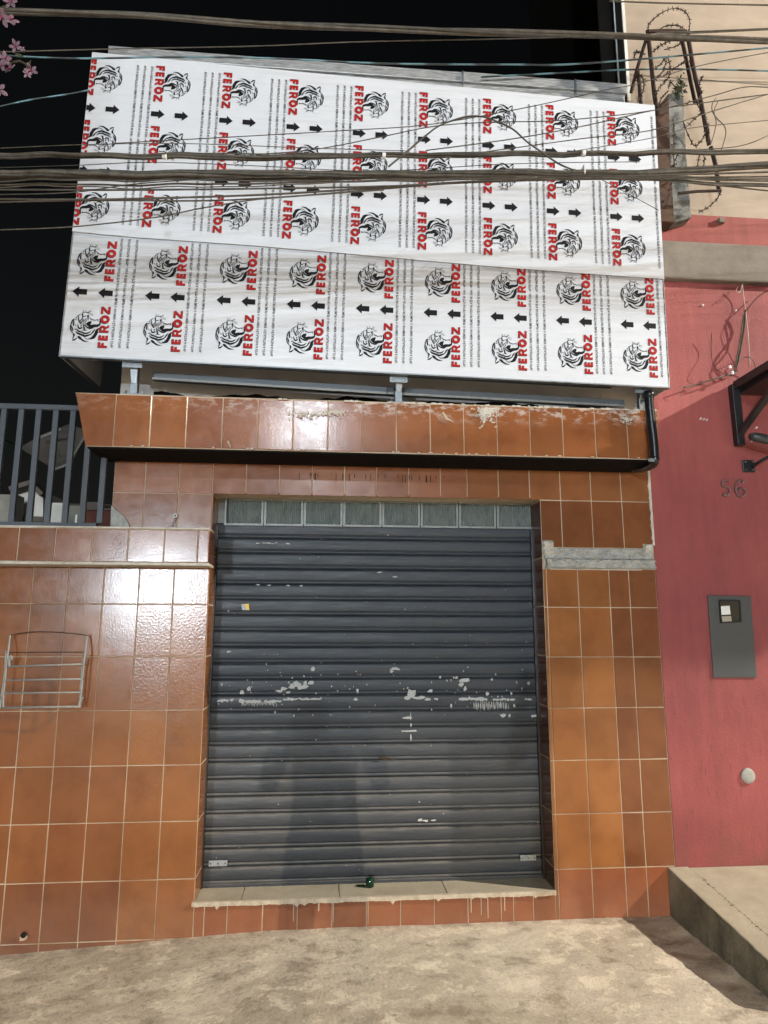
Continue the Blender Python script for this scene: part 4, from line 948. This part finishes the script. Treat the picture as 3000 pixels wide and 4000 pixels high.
# white fixings left in the wall
for i, (x, y) in enumerate([(2743, 1195), (2872, 1216), (2735, 1637), (2747, 1640), (2759, 1642)]):
    lab = ['single pale wall plug high on the red wall, left of the dangling wires', 'pale wall plug on the red wall beside the dangling wires',
           'leftmost plug of the row of three on the red wall', 'middle plug of the row of three on the red wall', 'rightmost plug of the row of three on the red wall'][i]
    MB().disc(P(x, y, -.001), (.15, -1, .3), .0055, .012, 8).build('wall_plug', M['white'], None, label=lab, cat='wall plug', group='plugs left in the red wall')
# black awning and its bracket
aw = empty('black_awning', P(2865, 1510, -.1), label='black steel awning on a wall bracket at the right edge of the red wall', cat='awning')
l0 = P(2862, 1512, -.02); l1 = P(2868, 1742, -.02)
MB().prism([(l0.x-.025, -.055, l0.z+.01), (l0.x+.030, -.055, l0.z+.01), (l0.x+.030, -.055, l1.z), (l0.x-.020, -.055, l1.z)], (0, .05, 0)).build('wall_leg', M['black'], aw, bevel=.002)
MB().bar((l0.x+.01, -.05, l0.z-.0), (l0.x+.03, -.95, l0.z+.02), .05, .05).build('arm', M['black'], aw)
br0 = P(2885, 1702, -.03); MB().bar(br0, Vector((l0.x+.05, -.55, l0.z-.02)), .035, .035).build('brace', M['black'], aw)
box('canopy', (l0.x+.035, -1.0, l0.z-.05), (5, -.012, l0.z-.0), M['black'], aw)
# wall camera on a square plate
wcam = empty('wall_camera', P(2922, 1820, -.02), label='black wall camera on an arm with a square bolted plate', cat='camera')
pc = P(2921, 1822, -.002)
box('mount_plate', (pc.x-.042, -.014, pc.z-.042), (pc.x+.042, -.003, pc.z+.042), M['black'], wcam, bevel=.004)
for dx, dz in [(-.024, .026), (-.022, -.026), (.026, -.026), (.026, .028)]:
    MB().disc((pc.x+dx, -.014, pc.z+dz), (0, -1, .2), .0055, .008, 6).build('plate_bolt', M['galv'], wcam)
MB().tube(smooth_path([pc+Vector((.03, -.02, .0)), P(2965, 1805, -.10), P(3010, 1780, -.16)]), .011, 10).build('camera_arm', M['black'], wcam, smooth=True)
MB().tube([P(2930, 1705, -.16), P(2945, 1706, -.16), P(3080, 1735, -.20)], [.020, .030, .032], 16).build('camera_body', nmat('camera_shell', (.03, .036, .04), .35), wcam, smooth=True)
for i, (x, y) in enumerate([(2952, 1673), (2934, 1726)]):
    MB().disc(P(x, y, -.001), (.15, -1, .3), .006, .014, 8).build('wall_plug', M['white'], None, label=['pale plug just above the black wall camera', 'pale plug just below the black wall camera'][i], cat='wall plug', group='plugs left in the red wall')
# tangle of dead wires
dw = empty('dead_wires', P(2870, 1450, -.05), label='tangle of dead wires tied to the red wall above the black awning', cat='wires')
def wire(L, r, mat, par, Y=-.05, name='wire'):
    return MB().tube(smooth_path([P(x, y, Y+.02*math.sin(i*2.1)) for i, (x, y) in enumerate(L)], 5), r, 6).build(name, mat, par, smooth=True)
wire([(2672, 1512), (2720, 1502), (2790, 1480), (2850, 1462), (2880, 1455)], .005, M['cable'], dw)
wire([(2672, 1512), (2660, 1545)], .002, M['cableb'], dw)
wire([(2912, 1210), (2905, 1290), (2893, 1360), (2880, 1420), (2868, 1460)], .006, M['moss'], dw)
wire([(2900, 1110), (2908, 1180), (2918, 1260), (2926, 1350), (2930, 1430)], .0022, M['whitewash'], dw)
wire([(2905, 1230), (2890, 1340), (2878, 1400), (2870, 1455)], .004, M['cableb'], dw)
wire([(2884, 1120), (2876, 1132), (2880, 1142), (2892, 1138), (2898, 1115)], .002, M['whitewash'], dw)
wire([(2880, 1405), (2905, 1395), (2935, 1400), (2950, 1430), (2945, 1460)], .003, M['cable'], dw)
wire([(2780, 1300), (2778, 1370), (2790, 1430), (2830, 1465)], .002, M['rust'], dw)
wire([(2918, 1210), (2960, 1160), (3010, 1130)], .003, M['rust'], dw)
for x, y in [(2852, 1440), (2862, 1462)]: MB().disc(P(x, y, -.075), (0, 0, 1), .008, .022, 8).build('white_tie', M['white'], dw)

# ------------------------------------------------------------------ rusty guard with barbed wire, and the pier behind it
pr_ = empty('concrete_pier', P(2640, 860, -.1), label='patchy grey concrete pier with rust brown side between sign board and cream wall', cat='pier')
MB().prism([P(2556, 860, -.12), P(2552, 440, -.12), P(2612, 365, -.12), P(2618, 600, -.12), P(2634, 868, -.12)], (0, .11, 0)).build('rusty_side', M['rustsheet'], pr_)
MB().prism([P(2632, 868, -.10), P(2614, 600, -.10), P(2609, 372, -.10), P(2640, 352, -.10), P(2668, 360, -.10), P(2680, 600, -.10), P(2700, 850, -.10)], (0, .09, 0)).build('concrete_face', mat_rough('stained_pier', (.30, .30, .28), (.05, .05, .045), 9, .95, .8, .008, 60), pr_)
wd = MB()
for i in range(120):
    c = P(2655+random.gauss(0, 11), 345+random.gauss(0, 18), -.12+random.uniform(-.04, .04)); a = random.uniform(0, 6.28); s = random.uniform(.008, .02)
    d1 = Vector((math.cos(a), random.uniform(-.5, .5), math.sin(a)))*s; d2 = Vector((-math.sin(a), .3, math.cos(a)))*s*.4
    wd.add([c-d1, c+d2, c+d1, c-d2], [(0, 1, 2, 3)])
wd.build('weed_tuft', M['moss'], None, fix=False, kind='stuff', label='dark weed tuft growing on top of the patchy concrete pier', cat='weed')
gd = empty('rusty_guard_frame', P(2640, 860, -.2), label='rusty steel guard frame with coils of barbed wire beside the sign board', cat='guard frame')
def gp_(x, y, Y=-.25): return P(2300+x*.4219, y*.4219, Y)
for L, Y0, Y1, r_ in [([(545, 280), (575, 560), (605, 860), (635, 1060)], -.25, -.15, .013), ([(545, 320), (495, 480), (440, 660), (390, 860)], -.25, -.05, .012), ([(455, 660), (470, 800), (482, 970)], -.12, -.08, .012),
                      ([(855, 330), (900, 540), (940, 740), (985, 950)], -.25, -.12, .012), ([(915, 320), (970, 640), (1040, 950), (1115, 1340)], -.30, -.2, .013), ([(548, 292), (720, 285), (905, 292)], -.26, -.26, .012),
                      ([(1130, 1360), (1180, 1550), (1205, 1760)], -.2, -.18, .013), ([(830, 1790), (1000, 1772), (1225, 1765)], -.2, -.2, .009)]:
    n_ = len(L); MB().tube([gp_(x, y, Y0+(Y1-Y0)*i/(n_-1)) for i, (x, y) in enumerate(L)], r_*1.1, 6).build('frame_bar', M['rust'], gd)
def barbed(L, Y=-.24, r_=.0032, par=gd):
    path = smooth_path([gp_(x, y, Y+.05*math.sin(i*1.7)) for i, (x, y) in enumerate(L)], 7); m = MB().tube(path, r_, 5)
    for i in range(3, len(path)-1, 4):
        c = path[i]
        for q in range(4):
            d = Vector((random.uniform(-1, 1), random.uniform(-1, 1), random.uniform(-1, 1))).normalized()*.016; m.tube([c-d, c+d], .0022, 3)
    m.build('barbed_wire', M['rust'], par)
barbed([(548, 290), (560, 220), (630, 150), (710, 100), (790, 78), (860, 90), (910, 130), (935, 200), (925, 300)])
for L in [[(640, 290), (690, 250), (760, 235), (840, 240), (890, 290)], [(590, 480), (640, 440), (700, 400), (760, 380)], [(600, 640), (660, 600), (720, 530), (750, 600), (745, 700), (700, 760), (640, 830), (620, 900)],
          [(420, 540), (430, 490), (470, 480), (520, 500)], [(400, 860), (430, 740), (480, 700), (510, 770), (500, 850), (450, 940)], [(700, 460), (800, 430), (850, 400)], [(690, 700), (780, 640), (860, 590), (900, 560)],
          [(870, 1120), (920, 1250), (980, 1350), (1050, 1290), (1080, 1220)], [(900, 960), (960, 940), (1030, 960)], [(780, 1100), (790, 1250), (780, 1400), (800, 1560)], [(900, 1180), (980, 1100), (1050, 1040)],
          [(1000, 960), (1080, 1100), (1110, 1200), (1100, 1330)], [(1060, 700), (1020, 780), (1040, 860), (1000, 940)], [(760, 1580), (800, 1480), (830, 1400)], [(600, 750), (650, 700), (690, 650), (720, 560)],
          [(930, 560), (980, 700), (1010, 780), (1050, 860)], [(720, 1600), (760, 1700), (740, 1800), (720, 1930)], [(1000, 1590), (1015, 1480), (1040, 1400)], [(1060, 1590), (1070, 1480), (1060, 1420)],
          [(1225, 1765), (1180, 1850), (1100, 1920), (1020, 1965)], [(700, 1850), (660, 1900), (640, 1960)], [(830, 860), (760, 760), (740, 820)], [(640, 990), (680, 900), (740, 840)]]: barbed(L, -.24, .0036)
gw = empty('loose_wire_loops', P(2790, 600, -.2), label='loose bent wires standing against the cream wall right of the rusty guard', cat='wires')
for L in [[(1180, 905), (1145, 960), (1145, 1030), (1190, 1100), (1250, 1160), (1270, 1230), (1250, 1320), (1230, 1380)], [(1200, 930), (1160, 1030), (1180, 1130), (1160, 1240), (1130, 1330)]]:
    MB().tube(smooth_path([gp_(x, y, -.2) for x, y in L], 6), .0035, 6).build('wire', M['cableb'], gw, smooth=True)

# ------------------------------------------------------------------ concrete ramp in front of the red house
rp_ = empty('entrance_ramp', (2.6, -.4, 0), label='raised concrete entrance ramp in front of the red house', cat='ramp')
def rz(y): return .222+.112*y
m = MB(); N = 18; pro = []
yend = -1.02
prof_pts = [(0.01, 'a')]
def ramp_block(x0, x1, dz, name, mat, rad=.16, y0=.0):
    out = []
    ys_ = [y0]+[y0+(yend+rad-y0)*i/14 for i in range(1, 15)]
    left = [(x0+.006*noise.noise(Vector((0, y*9, 4))), y) for y in ys_]
    arc = [(x0+rad-rad*math.cos(a), yend+rad-rad*math.sin(a)) for a in [math.pi/2*k/6 for k in range(1, 7)]]
    loop = left+arc+[(x1, yend), (x1, y0)]
    n = len(loop)
    top = [(x, y, rz(y)+dz) for x, y in loop]; mid = [(x-.0, y, rz(y)+dz-.012) for x, y in loop]; bot = [(x, y, -.3) for x, y in loop]
    mm = MB(); mm.add(top+bot, [tuple(range(n)), tuple(range(2*n-1, n-1, -1))]+[(i, i+n, (i+1)%n+n, (i+1)%n) for i in range(n)])
    mm.m = [0]+[1]*(len(mm.f)-1)
    return mm.build(name, [mat, M['rampside']], rp_, bevel=.008)
ramp_block(2.04, 2.17, 0, 'kerb_edge', M['ramp'], .06)
ramp_block(2.171, 7, -.006, 'ramp_slab', M['ramp'], .02)
mo = MB()
for i in range(60):
    y = -random.uniform(.15, 1.0); x = 2.171+random.gauss(0, .006); s = random.uniform(.002, .006)
    mo.add([(x-s, y, rz(y)+.001), (x, y-s, rz(y)+.002), (x+s, y, rz(y)+.001), (x, y+s*1.5, rz(y)+.002)], [(0, 1, 2, 3)])
mo.build('moss_line', M['moss'], rp_, fix=False, kind='stuff')

# ------------------------------------------------------------------ overhead cables
def cable(L, px_w, Y, mat, label, sag=0, wob=0, name='overhead_cable', ext=5.0, parts=1):
    base = [P(x, y, Y) for x, y in L]
    path = smooth_path(base, 9); r = px_w*(Y-CY)/F/2
    d0 = (base[0]-base[1]).normalized(); d1 = (base[-1]-base[-2]).normalized()
    pre = []; post = []
    if L[0][0] <= 5: pre = [path[0]+d0*ext*k/8+Vector((0, 0, .05*(ext*k/8)**2/ext)) for k in range(8, 0, -1)]
    if L[-1][0] >= 2995: post = [path[-1]+d1*ext*k/8+Vector((0, 0, .05*(ext*k/8)**2/ext)) for k in range(1, 9)]
    path = pre+path+post
    if wob: path = [p+Vector((0, wob*noise.noise(Vector((p.x*6, 1, 0))), wob*noise.noise(Vector((p.x*5, 7, 0))))) for p in path]
    if parts == 1:
        rr = [r*(1+.18*noise.noise(Vector((p.x*7, L[0][1], 0)))) for p in path]
        return MB().tube(path, rr, 7).build(name, mat, None, smooth=True, label=label, cat='cable', group='overhead street cables')
    c = base[0]; root = empty(name, Vector((path[len(path)//2])), label=label, cat='cable', group='overhead street cables')
    for q in range(parts):
        a0 = 2*math.pi*q/parts
        pp_ = [p+Vector((0, r*.55*math.cos(a0+p.x*2.4+.5*noise.noise(p*2)), r*.62*math.sin(a0+p.x*2.4))) for p in path]
        MB().tube(pp_, r*(.62 if q else .72), 7).build('strand', mat if q % 2 == 0 else M['cableb'], root, smooth=True)
    return root
yc = -1.25
cable([(0, 45), (500, 58), (1000, 92), (1600, 116), (2000, 130), (2420, 140), (2600, 147), (3000, 160)], 25, -1.5, M['cable'], 'thick dusty cable bundle across the very top of the view', parts=3)
cable([(0, 203), (500, 190), (1000, 180), (1420, 163), (2000, 151), (2600, 134), (3000, 116)], 5, -1.45, M['cable'], 'thin brown cable just below the topmost thick bundle')
cable([(0, 216), (283, 228), (640, 224), (1036, 227), (1500, 248), (2000, 252), (2250, 250), (2700, 214), (3000, 187)], 8, -1.1, M['twist'], 'pale cyan twisted wire running just above the sign board')
cable([(1880, 301), (2000, 295), (2331, 278), (2512, 271), (2723, 271), (3000, 277)], 8, -.06, M['twist'], 'pale cyan twisted wire leaving the coping towards the right')
cable([(0, 416), (120, 390), (283, 365), (500, 325), (900, 290)], 8, .45, M['twist'], 'pale cyan twisted wire rising behind the left end of the sign board')
cable([(0, 609), (300, 608), (603, 611), (1000, 615), (1482, 607), (2000, 604), (2603, 597), (3000, 591)], 21, yc, M['cable'], 'upper thick cable bundle crossing in front of the sign board', parts=3, wob=.01)
cable([(0, 678), (600, 680), (1000, 678), (1500, 682), (2000, 678), (2540, 676), (2784, 657), (3000, 645)], 27, yc, M['cable'], 'thickest cable bundle crossing the middle of the sign board', parts=4, wob=.008)
cable([(0, 695), (600, 697), (1200, 697), (2000, 692), (2542, 702), (2784, 717), (3000, 724)], 15, yc+.03, M['cable'], 'dark cable close under the thickest bundle', parts=2, wob=.006)
cable([(0, 720), (600, 722), (1000, 716), (1700, 702), (2500, 697), (3000, 708)], 8, yc-.04, M['cable'], 'cable drooping slightly below the thickest bundle', wob=.008)
cable([(0, 741), (500, 742), (1000, 737), (1500, 728), (1900, 710), (2400, 697), (3000, 690)], 8, yc+.05, M['cable'], 'second cable of the fan that opens to the left below the thickest bundle')
cable([(0, 778), (400, 779), (1000, 762), (1400, 738), (1800, 712), (2400, 690), (3000, 672)], 9, yc-.02, M['cable'], 'third cable of the fan opening to the left below the thickest bundle')
cable([(0, 790), (350, 783), (800, 784), (1100, 770), (1450, 742), (1850, 713), (2500, 702), (3000, 745)], 7, yc+.02, M['cable'], 'lowest cable of the fan opening to the left below the thickest bundle')
cable([(0, 760), (280, 752), (520, 720), (800, 700), (1200, 690)], 5, yc-.05, M['cableb'], 'thin wire climbing from the fan of cables into the thickest bundle')
cable([(0, 898), (283, 886), (603, 850), (784, 814), (1000, 780), (1250, 760), (1500, 742)], 5.5, yc-.05, M['cable'], 'thin wire rising alone from the left edge over the lower rows of the upper print')
cable([(0, 655), (313, 645), (600, 634), (1000, 648), (1300, 664), (1518, 668), (2000, 640), (2500, 632)], 3.5, yc, M['cableb'], 'hair-thin wire wavering between the two thick bundles')
cable([(0, 579), (337, 565), (723, 561), (1200, 578), (1600, 590)], 3.5, yc, M['cable'], 'hair-thin wire just above the upper thick bundle at left')
cable([(446, 560), (723, 545), (1000, 530), (1362, 509), (1663, 488), (2000, 431), (2241, 380), (2362, 352), (2500, 325), (2723, 259), (3000, 205)], 4, yc+.1, M['cableb'], 'thin wire slanting up to the right over the upper half of the sign board')
cable([(1000, 605), (1241, 582), (1482, 536), (1693, 494), (1900, 478), (2200, 470), (2552, 431), (2784, 374), (2904, 341), (3000, 341)], 4.5, yc+.05, M['cableb'], 'thin wire arching from the upper bundle to the right edge')
cable([(1663, 588), (2000, 543), (2271, 494), (2552, 431), (2700, 408), (3000, 368)], 5, yc+.08, M['cable'], 'brown wire rising over the right end of the sign board')
cable([(1900, 592), (2000, 579), (2271, 542), (2542, 509), (2784, 434), (3000, 368)], 4.5, yc+.0, M['cable'], 'brown wire rising just below its twin at the right end of the sign board')
cable([(2241, 591), (2542, 540), (2700, 500), (3000, 470)], 3.5, yc, M['cable'], 'faint wire leaving the upper bundle towards the cream wall')
cable([(2600, 590), (2874, 573), (3000, 530)], 4, yc, M['cable'], 'short wire rising from the upper bundle at the right edge')
cable([(1518, 651), (1591, 591), (1663, 530), (1723, 488), (1814, 458), (1874, 455), (1922, 467), (2000, 503), (2060, 555), (2120, 597), (2181, 639), (2241, 665)], 8, yc-.06, M['cableb'], 'black drooping cable arched like a hump over the right part of the sign board')
cable([(2241, 660), (2331, 693), (2482, 772), (2573, 822)], 3, yc+.2, M['cableb'], 'thin wire dropping to the right end of the sign board')
cable([(2380, 4), (2600, 12), (3000, 20)], 7, -1.3, M['cable'], 'brown cable along the top right corner over the cream wall')
cable([(2560, 128), (2700, 124), (3000, 112)], 7, -1.4, M['cable'], 'brown cable above the thick bundle on the cream wall')
cable([(0, 596), (300, 601), (900, 600), (1241, 598), (1482, 612)], 6, yc-.04, M['cable'], 'loose cable riding on the upper thick bundle at left', wob=.012)
cable([(0, 706), (500, 704), (1200, 706), (1600, 708), (2200, 690), (3000, 700)], 7, yc-.07, M['cableb'], 'black cable woven under the thickest bundle', wob=.012)
cable([(0, 728), (300, 730), (700, 733), (1100, 722), (1600, 700), (2100, 694)], 5, yc-.07, M['cable'], 'thin dusty cable between the first and second cables of the fan', wob=.012)
for i, (x, y) in enumerate([(642, 610), (1500, 609), (2279, 600)]):
    p = P(x, y, yc-.02)
    MB().tube([p+Vector((-.008, 0, 0)), p+Vector((.008, 0, 0))], .015, 10).build('cable_tie', M['white'], None, label=['pale cable tie on the upper bundle over the left third of the sign', 'white cable tie on the upper bundle near the middle of the sign', 'pale cable tie on the upper bundle over the right third of the sign'][i], cat='cable tie', group='ties on the upper cable bundle')
box('cable_tie', *( (lambda p: ((p.x-.003, p.y-.02, p.z-.02), (p.x+.003, p.y+.02, p.z+.03)))(P(2279, 672, yc))), M['white'], None, label='thin white tie around the thickest bundle over the right third of the sign', cat='cable tie', group='ties on the upper cable bundle')

# ------------------------------------------------------------------ flowering branch at the upper left
fb = empty('flowering_branch', P(-60, 300, -1.7), label='pink blossoming branch reaching in at the upper left corner', cat='branch')
fY = -1.7
MB().tube(smooth_path([P(-260, 420, fY), P(-120, 330, fY), P(0, 262, fY), P(70, 240, fY), P(118, 262, fY)]), [.012]*12+[.004]*13 if False else .004, 6).build('twig', M['twig'], fb, smooth=True)
MB().tube(smooth_path([P(-200, 150, fY), P(-60, 90, fY), P(20, 40, fY), P(40, 10, fY)]), .004, 6).build('twig', M['twig'], fb, smooth=True)
MB().tube(smooth_path([P(-120, 330, fY), P(-40, 345, fY), P(10, 350, fY)]), .003, 6).build('twig', M['twig'], fb, smooth=True)
def flower(px, py, s, seed):
    s *= .84
    rnd = random.Random(seed); c = P(px, py, fY+rnd.uniform(-.05, .05)); m = MB(); a0 = rnd.uniform(0, 6.28)
    nrm = Vector((rnd.uniform(-.5, .5), -1, rnd.uniform(-.6, .3))).normalized(); u_ = nrm.cross(Vector((0, 0, 1))).normalized(); v_ = nrm.cross(u_)
    for k in range(5):
        a = a0+k*2*math.pi/5+rnd.uniform(-.2, .2); L = s*rnd.uniform(.8, 1.15); d = u_*math.cos(a)+v_*math.sin(a); w = (u_*-math.sin(a)+v_*math.cos(a))*s*.30
        m.cur = 0
        curl = nrm*s*rnd.uniform(-.1, .35)
        pts = [c+d*L*.12-w*.15, c+d*L*.12+w*.15, c+d*L*.5+w*.9+curl*.5, c+d*L*.5-w*.9+curl*.5, c+d*L*.85+w*.7+curl, c+d*L*.85-w*.7+curl, c+d*L*1.05+curl*.8, c+d*L*.5+curl*.3]
        m.add(pts, [(0, 1, 2, 7), (0, 7, 3), (7, 2, 4, 6), (3, 7, 6, 5)])
    m.cur = 1
    for k in range(3):
        a = a0+k*2.1; d = (u_*math.cos(a)+v_*math.sin(a))*s*.22; m.tube([c+nrm*.002, c+nrm*s*.35+d], s*.05, 4)
    m.build('blossom', [M['petal'], M['petalcore']], fb, fix=False)
for i, (x, y, s) in enumerate([(42, 8, .036), (8, 70, .040), (42, 78, .042), (60, 180, .030), (20, 228, .036), (4, 258, .038), (38, 270, .034), (122, 275, .028), (105, 288, .020), (-4, 350, .036), (85, 190, .018)]): flower(x, y, s, i+3)
lm = MB()
for x, y, a in [(75, 215, -.4), (62, 240, .5), (112, 250, 1.2), (15, 25, .3)]:
    c = P(x, y, fY); d = Vector((math.cos(a), 0, math.sin(a)))*.022; w = Vector((-math.sin(a), .3, math.cos(a)))*.009; lm.add([c-d, c+w, c+d, c-w], [(0, 1, 2, 3)])
lm.build('leaf_cluster', M['leaf'], fb, fix=False)

# ------------------------------------------------------------------ the street lamps that light the place (outside the frame)
names = ['tall street lamp up the road on the right', 'distant street lamp down the street to the left', 'street lamp across the road', 'distant street lamp straight down the side street']
for i, (x, y, z, w, c, rad) in enumerate(LAMPS):
    t = empty('street_lamp', (x, y-1.6, -.05), label=names[i], cat='street lamp', group='street lamps')
    MB().tube([(x, y-1.6, -.05), (x, y-1.6, z+.2)], [.09, .05], 10).build('pole', M['galv'], t, smooth=True)
    MB().tube(smooth_path([(x, y-1.6, z+.1), (x, y-1.2, z+.45), (x, y-.3, z+.5+rad)]), .03, 8).build('arm', M['galv'], t, smooth=True)
    box('lamp_head', (x-.16, y-.4, z+rad+.12), (x+.16, y+.35, z+rad+.26), M['black'], t, bevel=.03)
    box('lamp_lens', (x-.11, y-.3, z+rad+.10), (x+.11, y+.25, z+rad+.118), M['lens'], t)

kx, ky, kz = ADDED_KIOSK[:3]
kk = empty('added_kiosk', (kx, ky, 0), label='added unseen kiosk across the road, its canopy shaped to cut the light of its bulb', cat='kiosk')
box('canopy', (kx-2.4, ky-.9, kz+.12), (kx+2.4, ky+1.0, kz+.18), M['darkwall'], kk)
box('light_cut_fascia', (kx-2.4, ky+1.0, kz-.095), (kx+2.4, ky+1.03, kz+.18), M['darkwall'], kk)  # hangs low to stop the bulb's light from reaching higher on the walls
box('back_panel', (kx-2.3, ky-.9, 0), (kx+2.3, ky-.85, kz+.12), M['greywall'], kk)
for q in (-2.3, 2.3): box('post', (kx+q-.04, ky+.9, 0), (kx+q+.04, ky+.98, kz+.12), M['steel'], kk)
MB().disc((kx, ky, kz+.06), (0, 0, 1), .025, .06, 10).build('bulb_holder', M['black'], kk)
# ------------------------------------------------------------------ the photographer, whose shadow falls on the shutter
def limb_mesh(name, joints, edges, mat, par, levels=2):
    me = bpy.data.meshes.new(name); me.from_pydata([j[0] for j in joints], edges, []); me.materials.append(mat)
    o = bpy.data.objects.new(name, me); COL.objects.link(o)
    o.modifiers.new('skin', 'SKIN'); sv = me.skin_vertices[0].data
    for v_, j in zip(sv, joints): v_.radius = (j[1], j[2] if len(j) > 2 else j[1])
    sv[0].use_root = True
    ss = o.modifiers.new('sub', 'SUBSURF'); ss.levels = levels; ss.render_levels = levels
    attach(o, par); return o
PX, PY = .05, -4.56
ph = empty('person', (PX, PY, -.05), label='standing person in dark clothes holding up a phone, opposite the shutter', cat='person')
V = lambda x, y, z: Vector((PX+x, PY+y, z))
J = [(V(0, 0, .93), .15, .11), (V(0, 0, 1.12), .135, .10), (V(0, .01, 1.32), .165, .11), (V(0, 0, 1.42), .09, .07), (V(0, .02, 1.50), .055, .055), (V(0, .04, 1.57), .075, .085), (V(0, .04, 1.66), .082, .095), (V(0, .03, 1.72), .05, .06),
     (V(-.10, 0, .86), .09, .09), (V(-.12, .02, .47), .06, .06), (V(-.13, -.02, .08), .04, .04), (V(-.14, .12, -.0), .035, .03),
     (V(.10, 0, .86), .09, .09), (V(.12, .02, .47), .06, .06), (V(.13, -.02, .08), .04, .04), (V(.14, .12, -.0), .035, .03),
     (V(-.19, 0, 1.38), .06, .06), (V(-.25, .10, 1.17), .045, .045), (V(-.12, .36, 1.44), .032, .032), (V(-.09, .40, 1.50), .03, .02),
     (V(.19, 0, 1.38), .06, .06), (V(.25, .10, 1.17), .045, .045), (V(.12, .36, 1.44), .032, .032), (V(.06, .40, 1.50), .03, .02)]
E_ = [(0, 1), (1, 2), (2, 3), (3, 4), (4, 5), (5, 6), (6, 7), (0, 8), (8, 9), (9, 10), (10, 11), (0, 12), (12, 13), (13, 14), (14, 15), (3, 16), (16, 17), (17, 18), (18, 19), (3, 20), (20, 21), (21, 22), (22, 23)]
limb_mesh('body', J, E_, nmat('dark_clothes', (.05, .05, .06), .8), ph)
hand = nmat('skin', (.38, .22, .15), .5)
for sx_ in (-1, 1):
    for k in range(4):
        b_ = V(sx_*.085, .41, 1.52+.018*k); MB().tube(smooth_path([b_, b_+Vector((-sx_*.0, .03, .012)), b_+Vector((-sx_*.03, .038, .014))], 3), [.009]*4+[.007]*3, 8).build('finger', hand, ph, smooth=True)
MB().tube([V(0, .0, 1.60), V(0, .0, 1.68), V(0, .01, 1.745), V(0, .01, 1.765)], [.088, .098, .07, .02], 14).build('hair', nmat('dark_hair', (.012, .009, .008), .7), ph, smooth=True)
phn = box('phone', (-.038, CY-.030, CZ-.13), (.040, CY-.022, CZ+.03), M['black'], None, bevel=.003, label='black phone held upright in the standing person\'s hands', cat='phone')
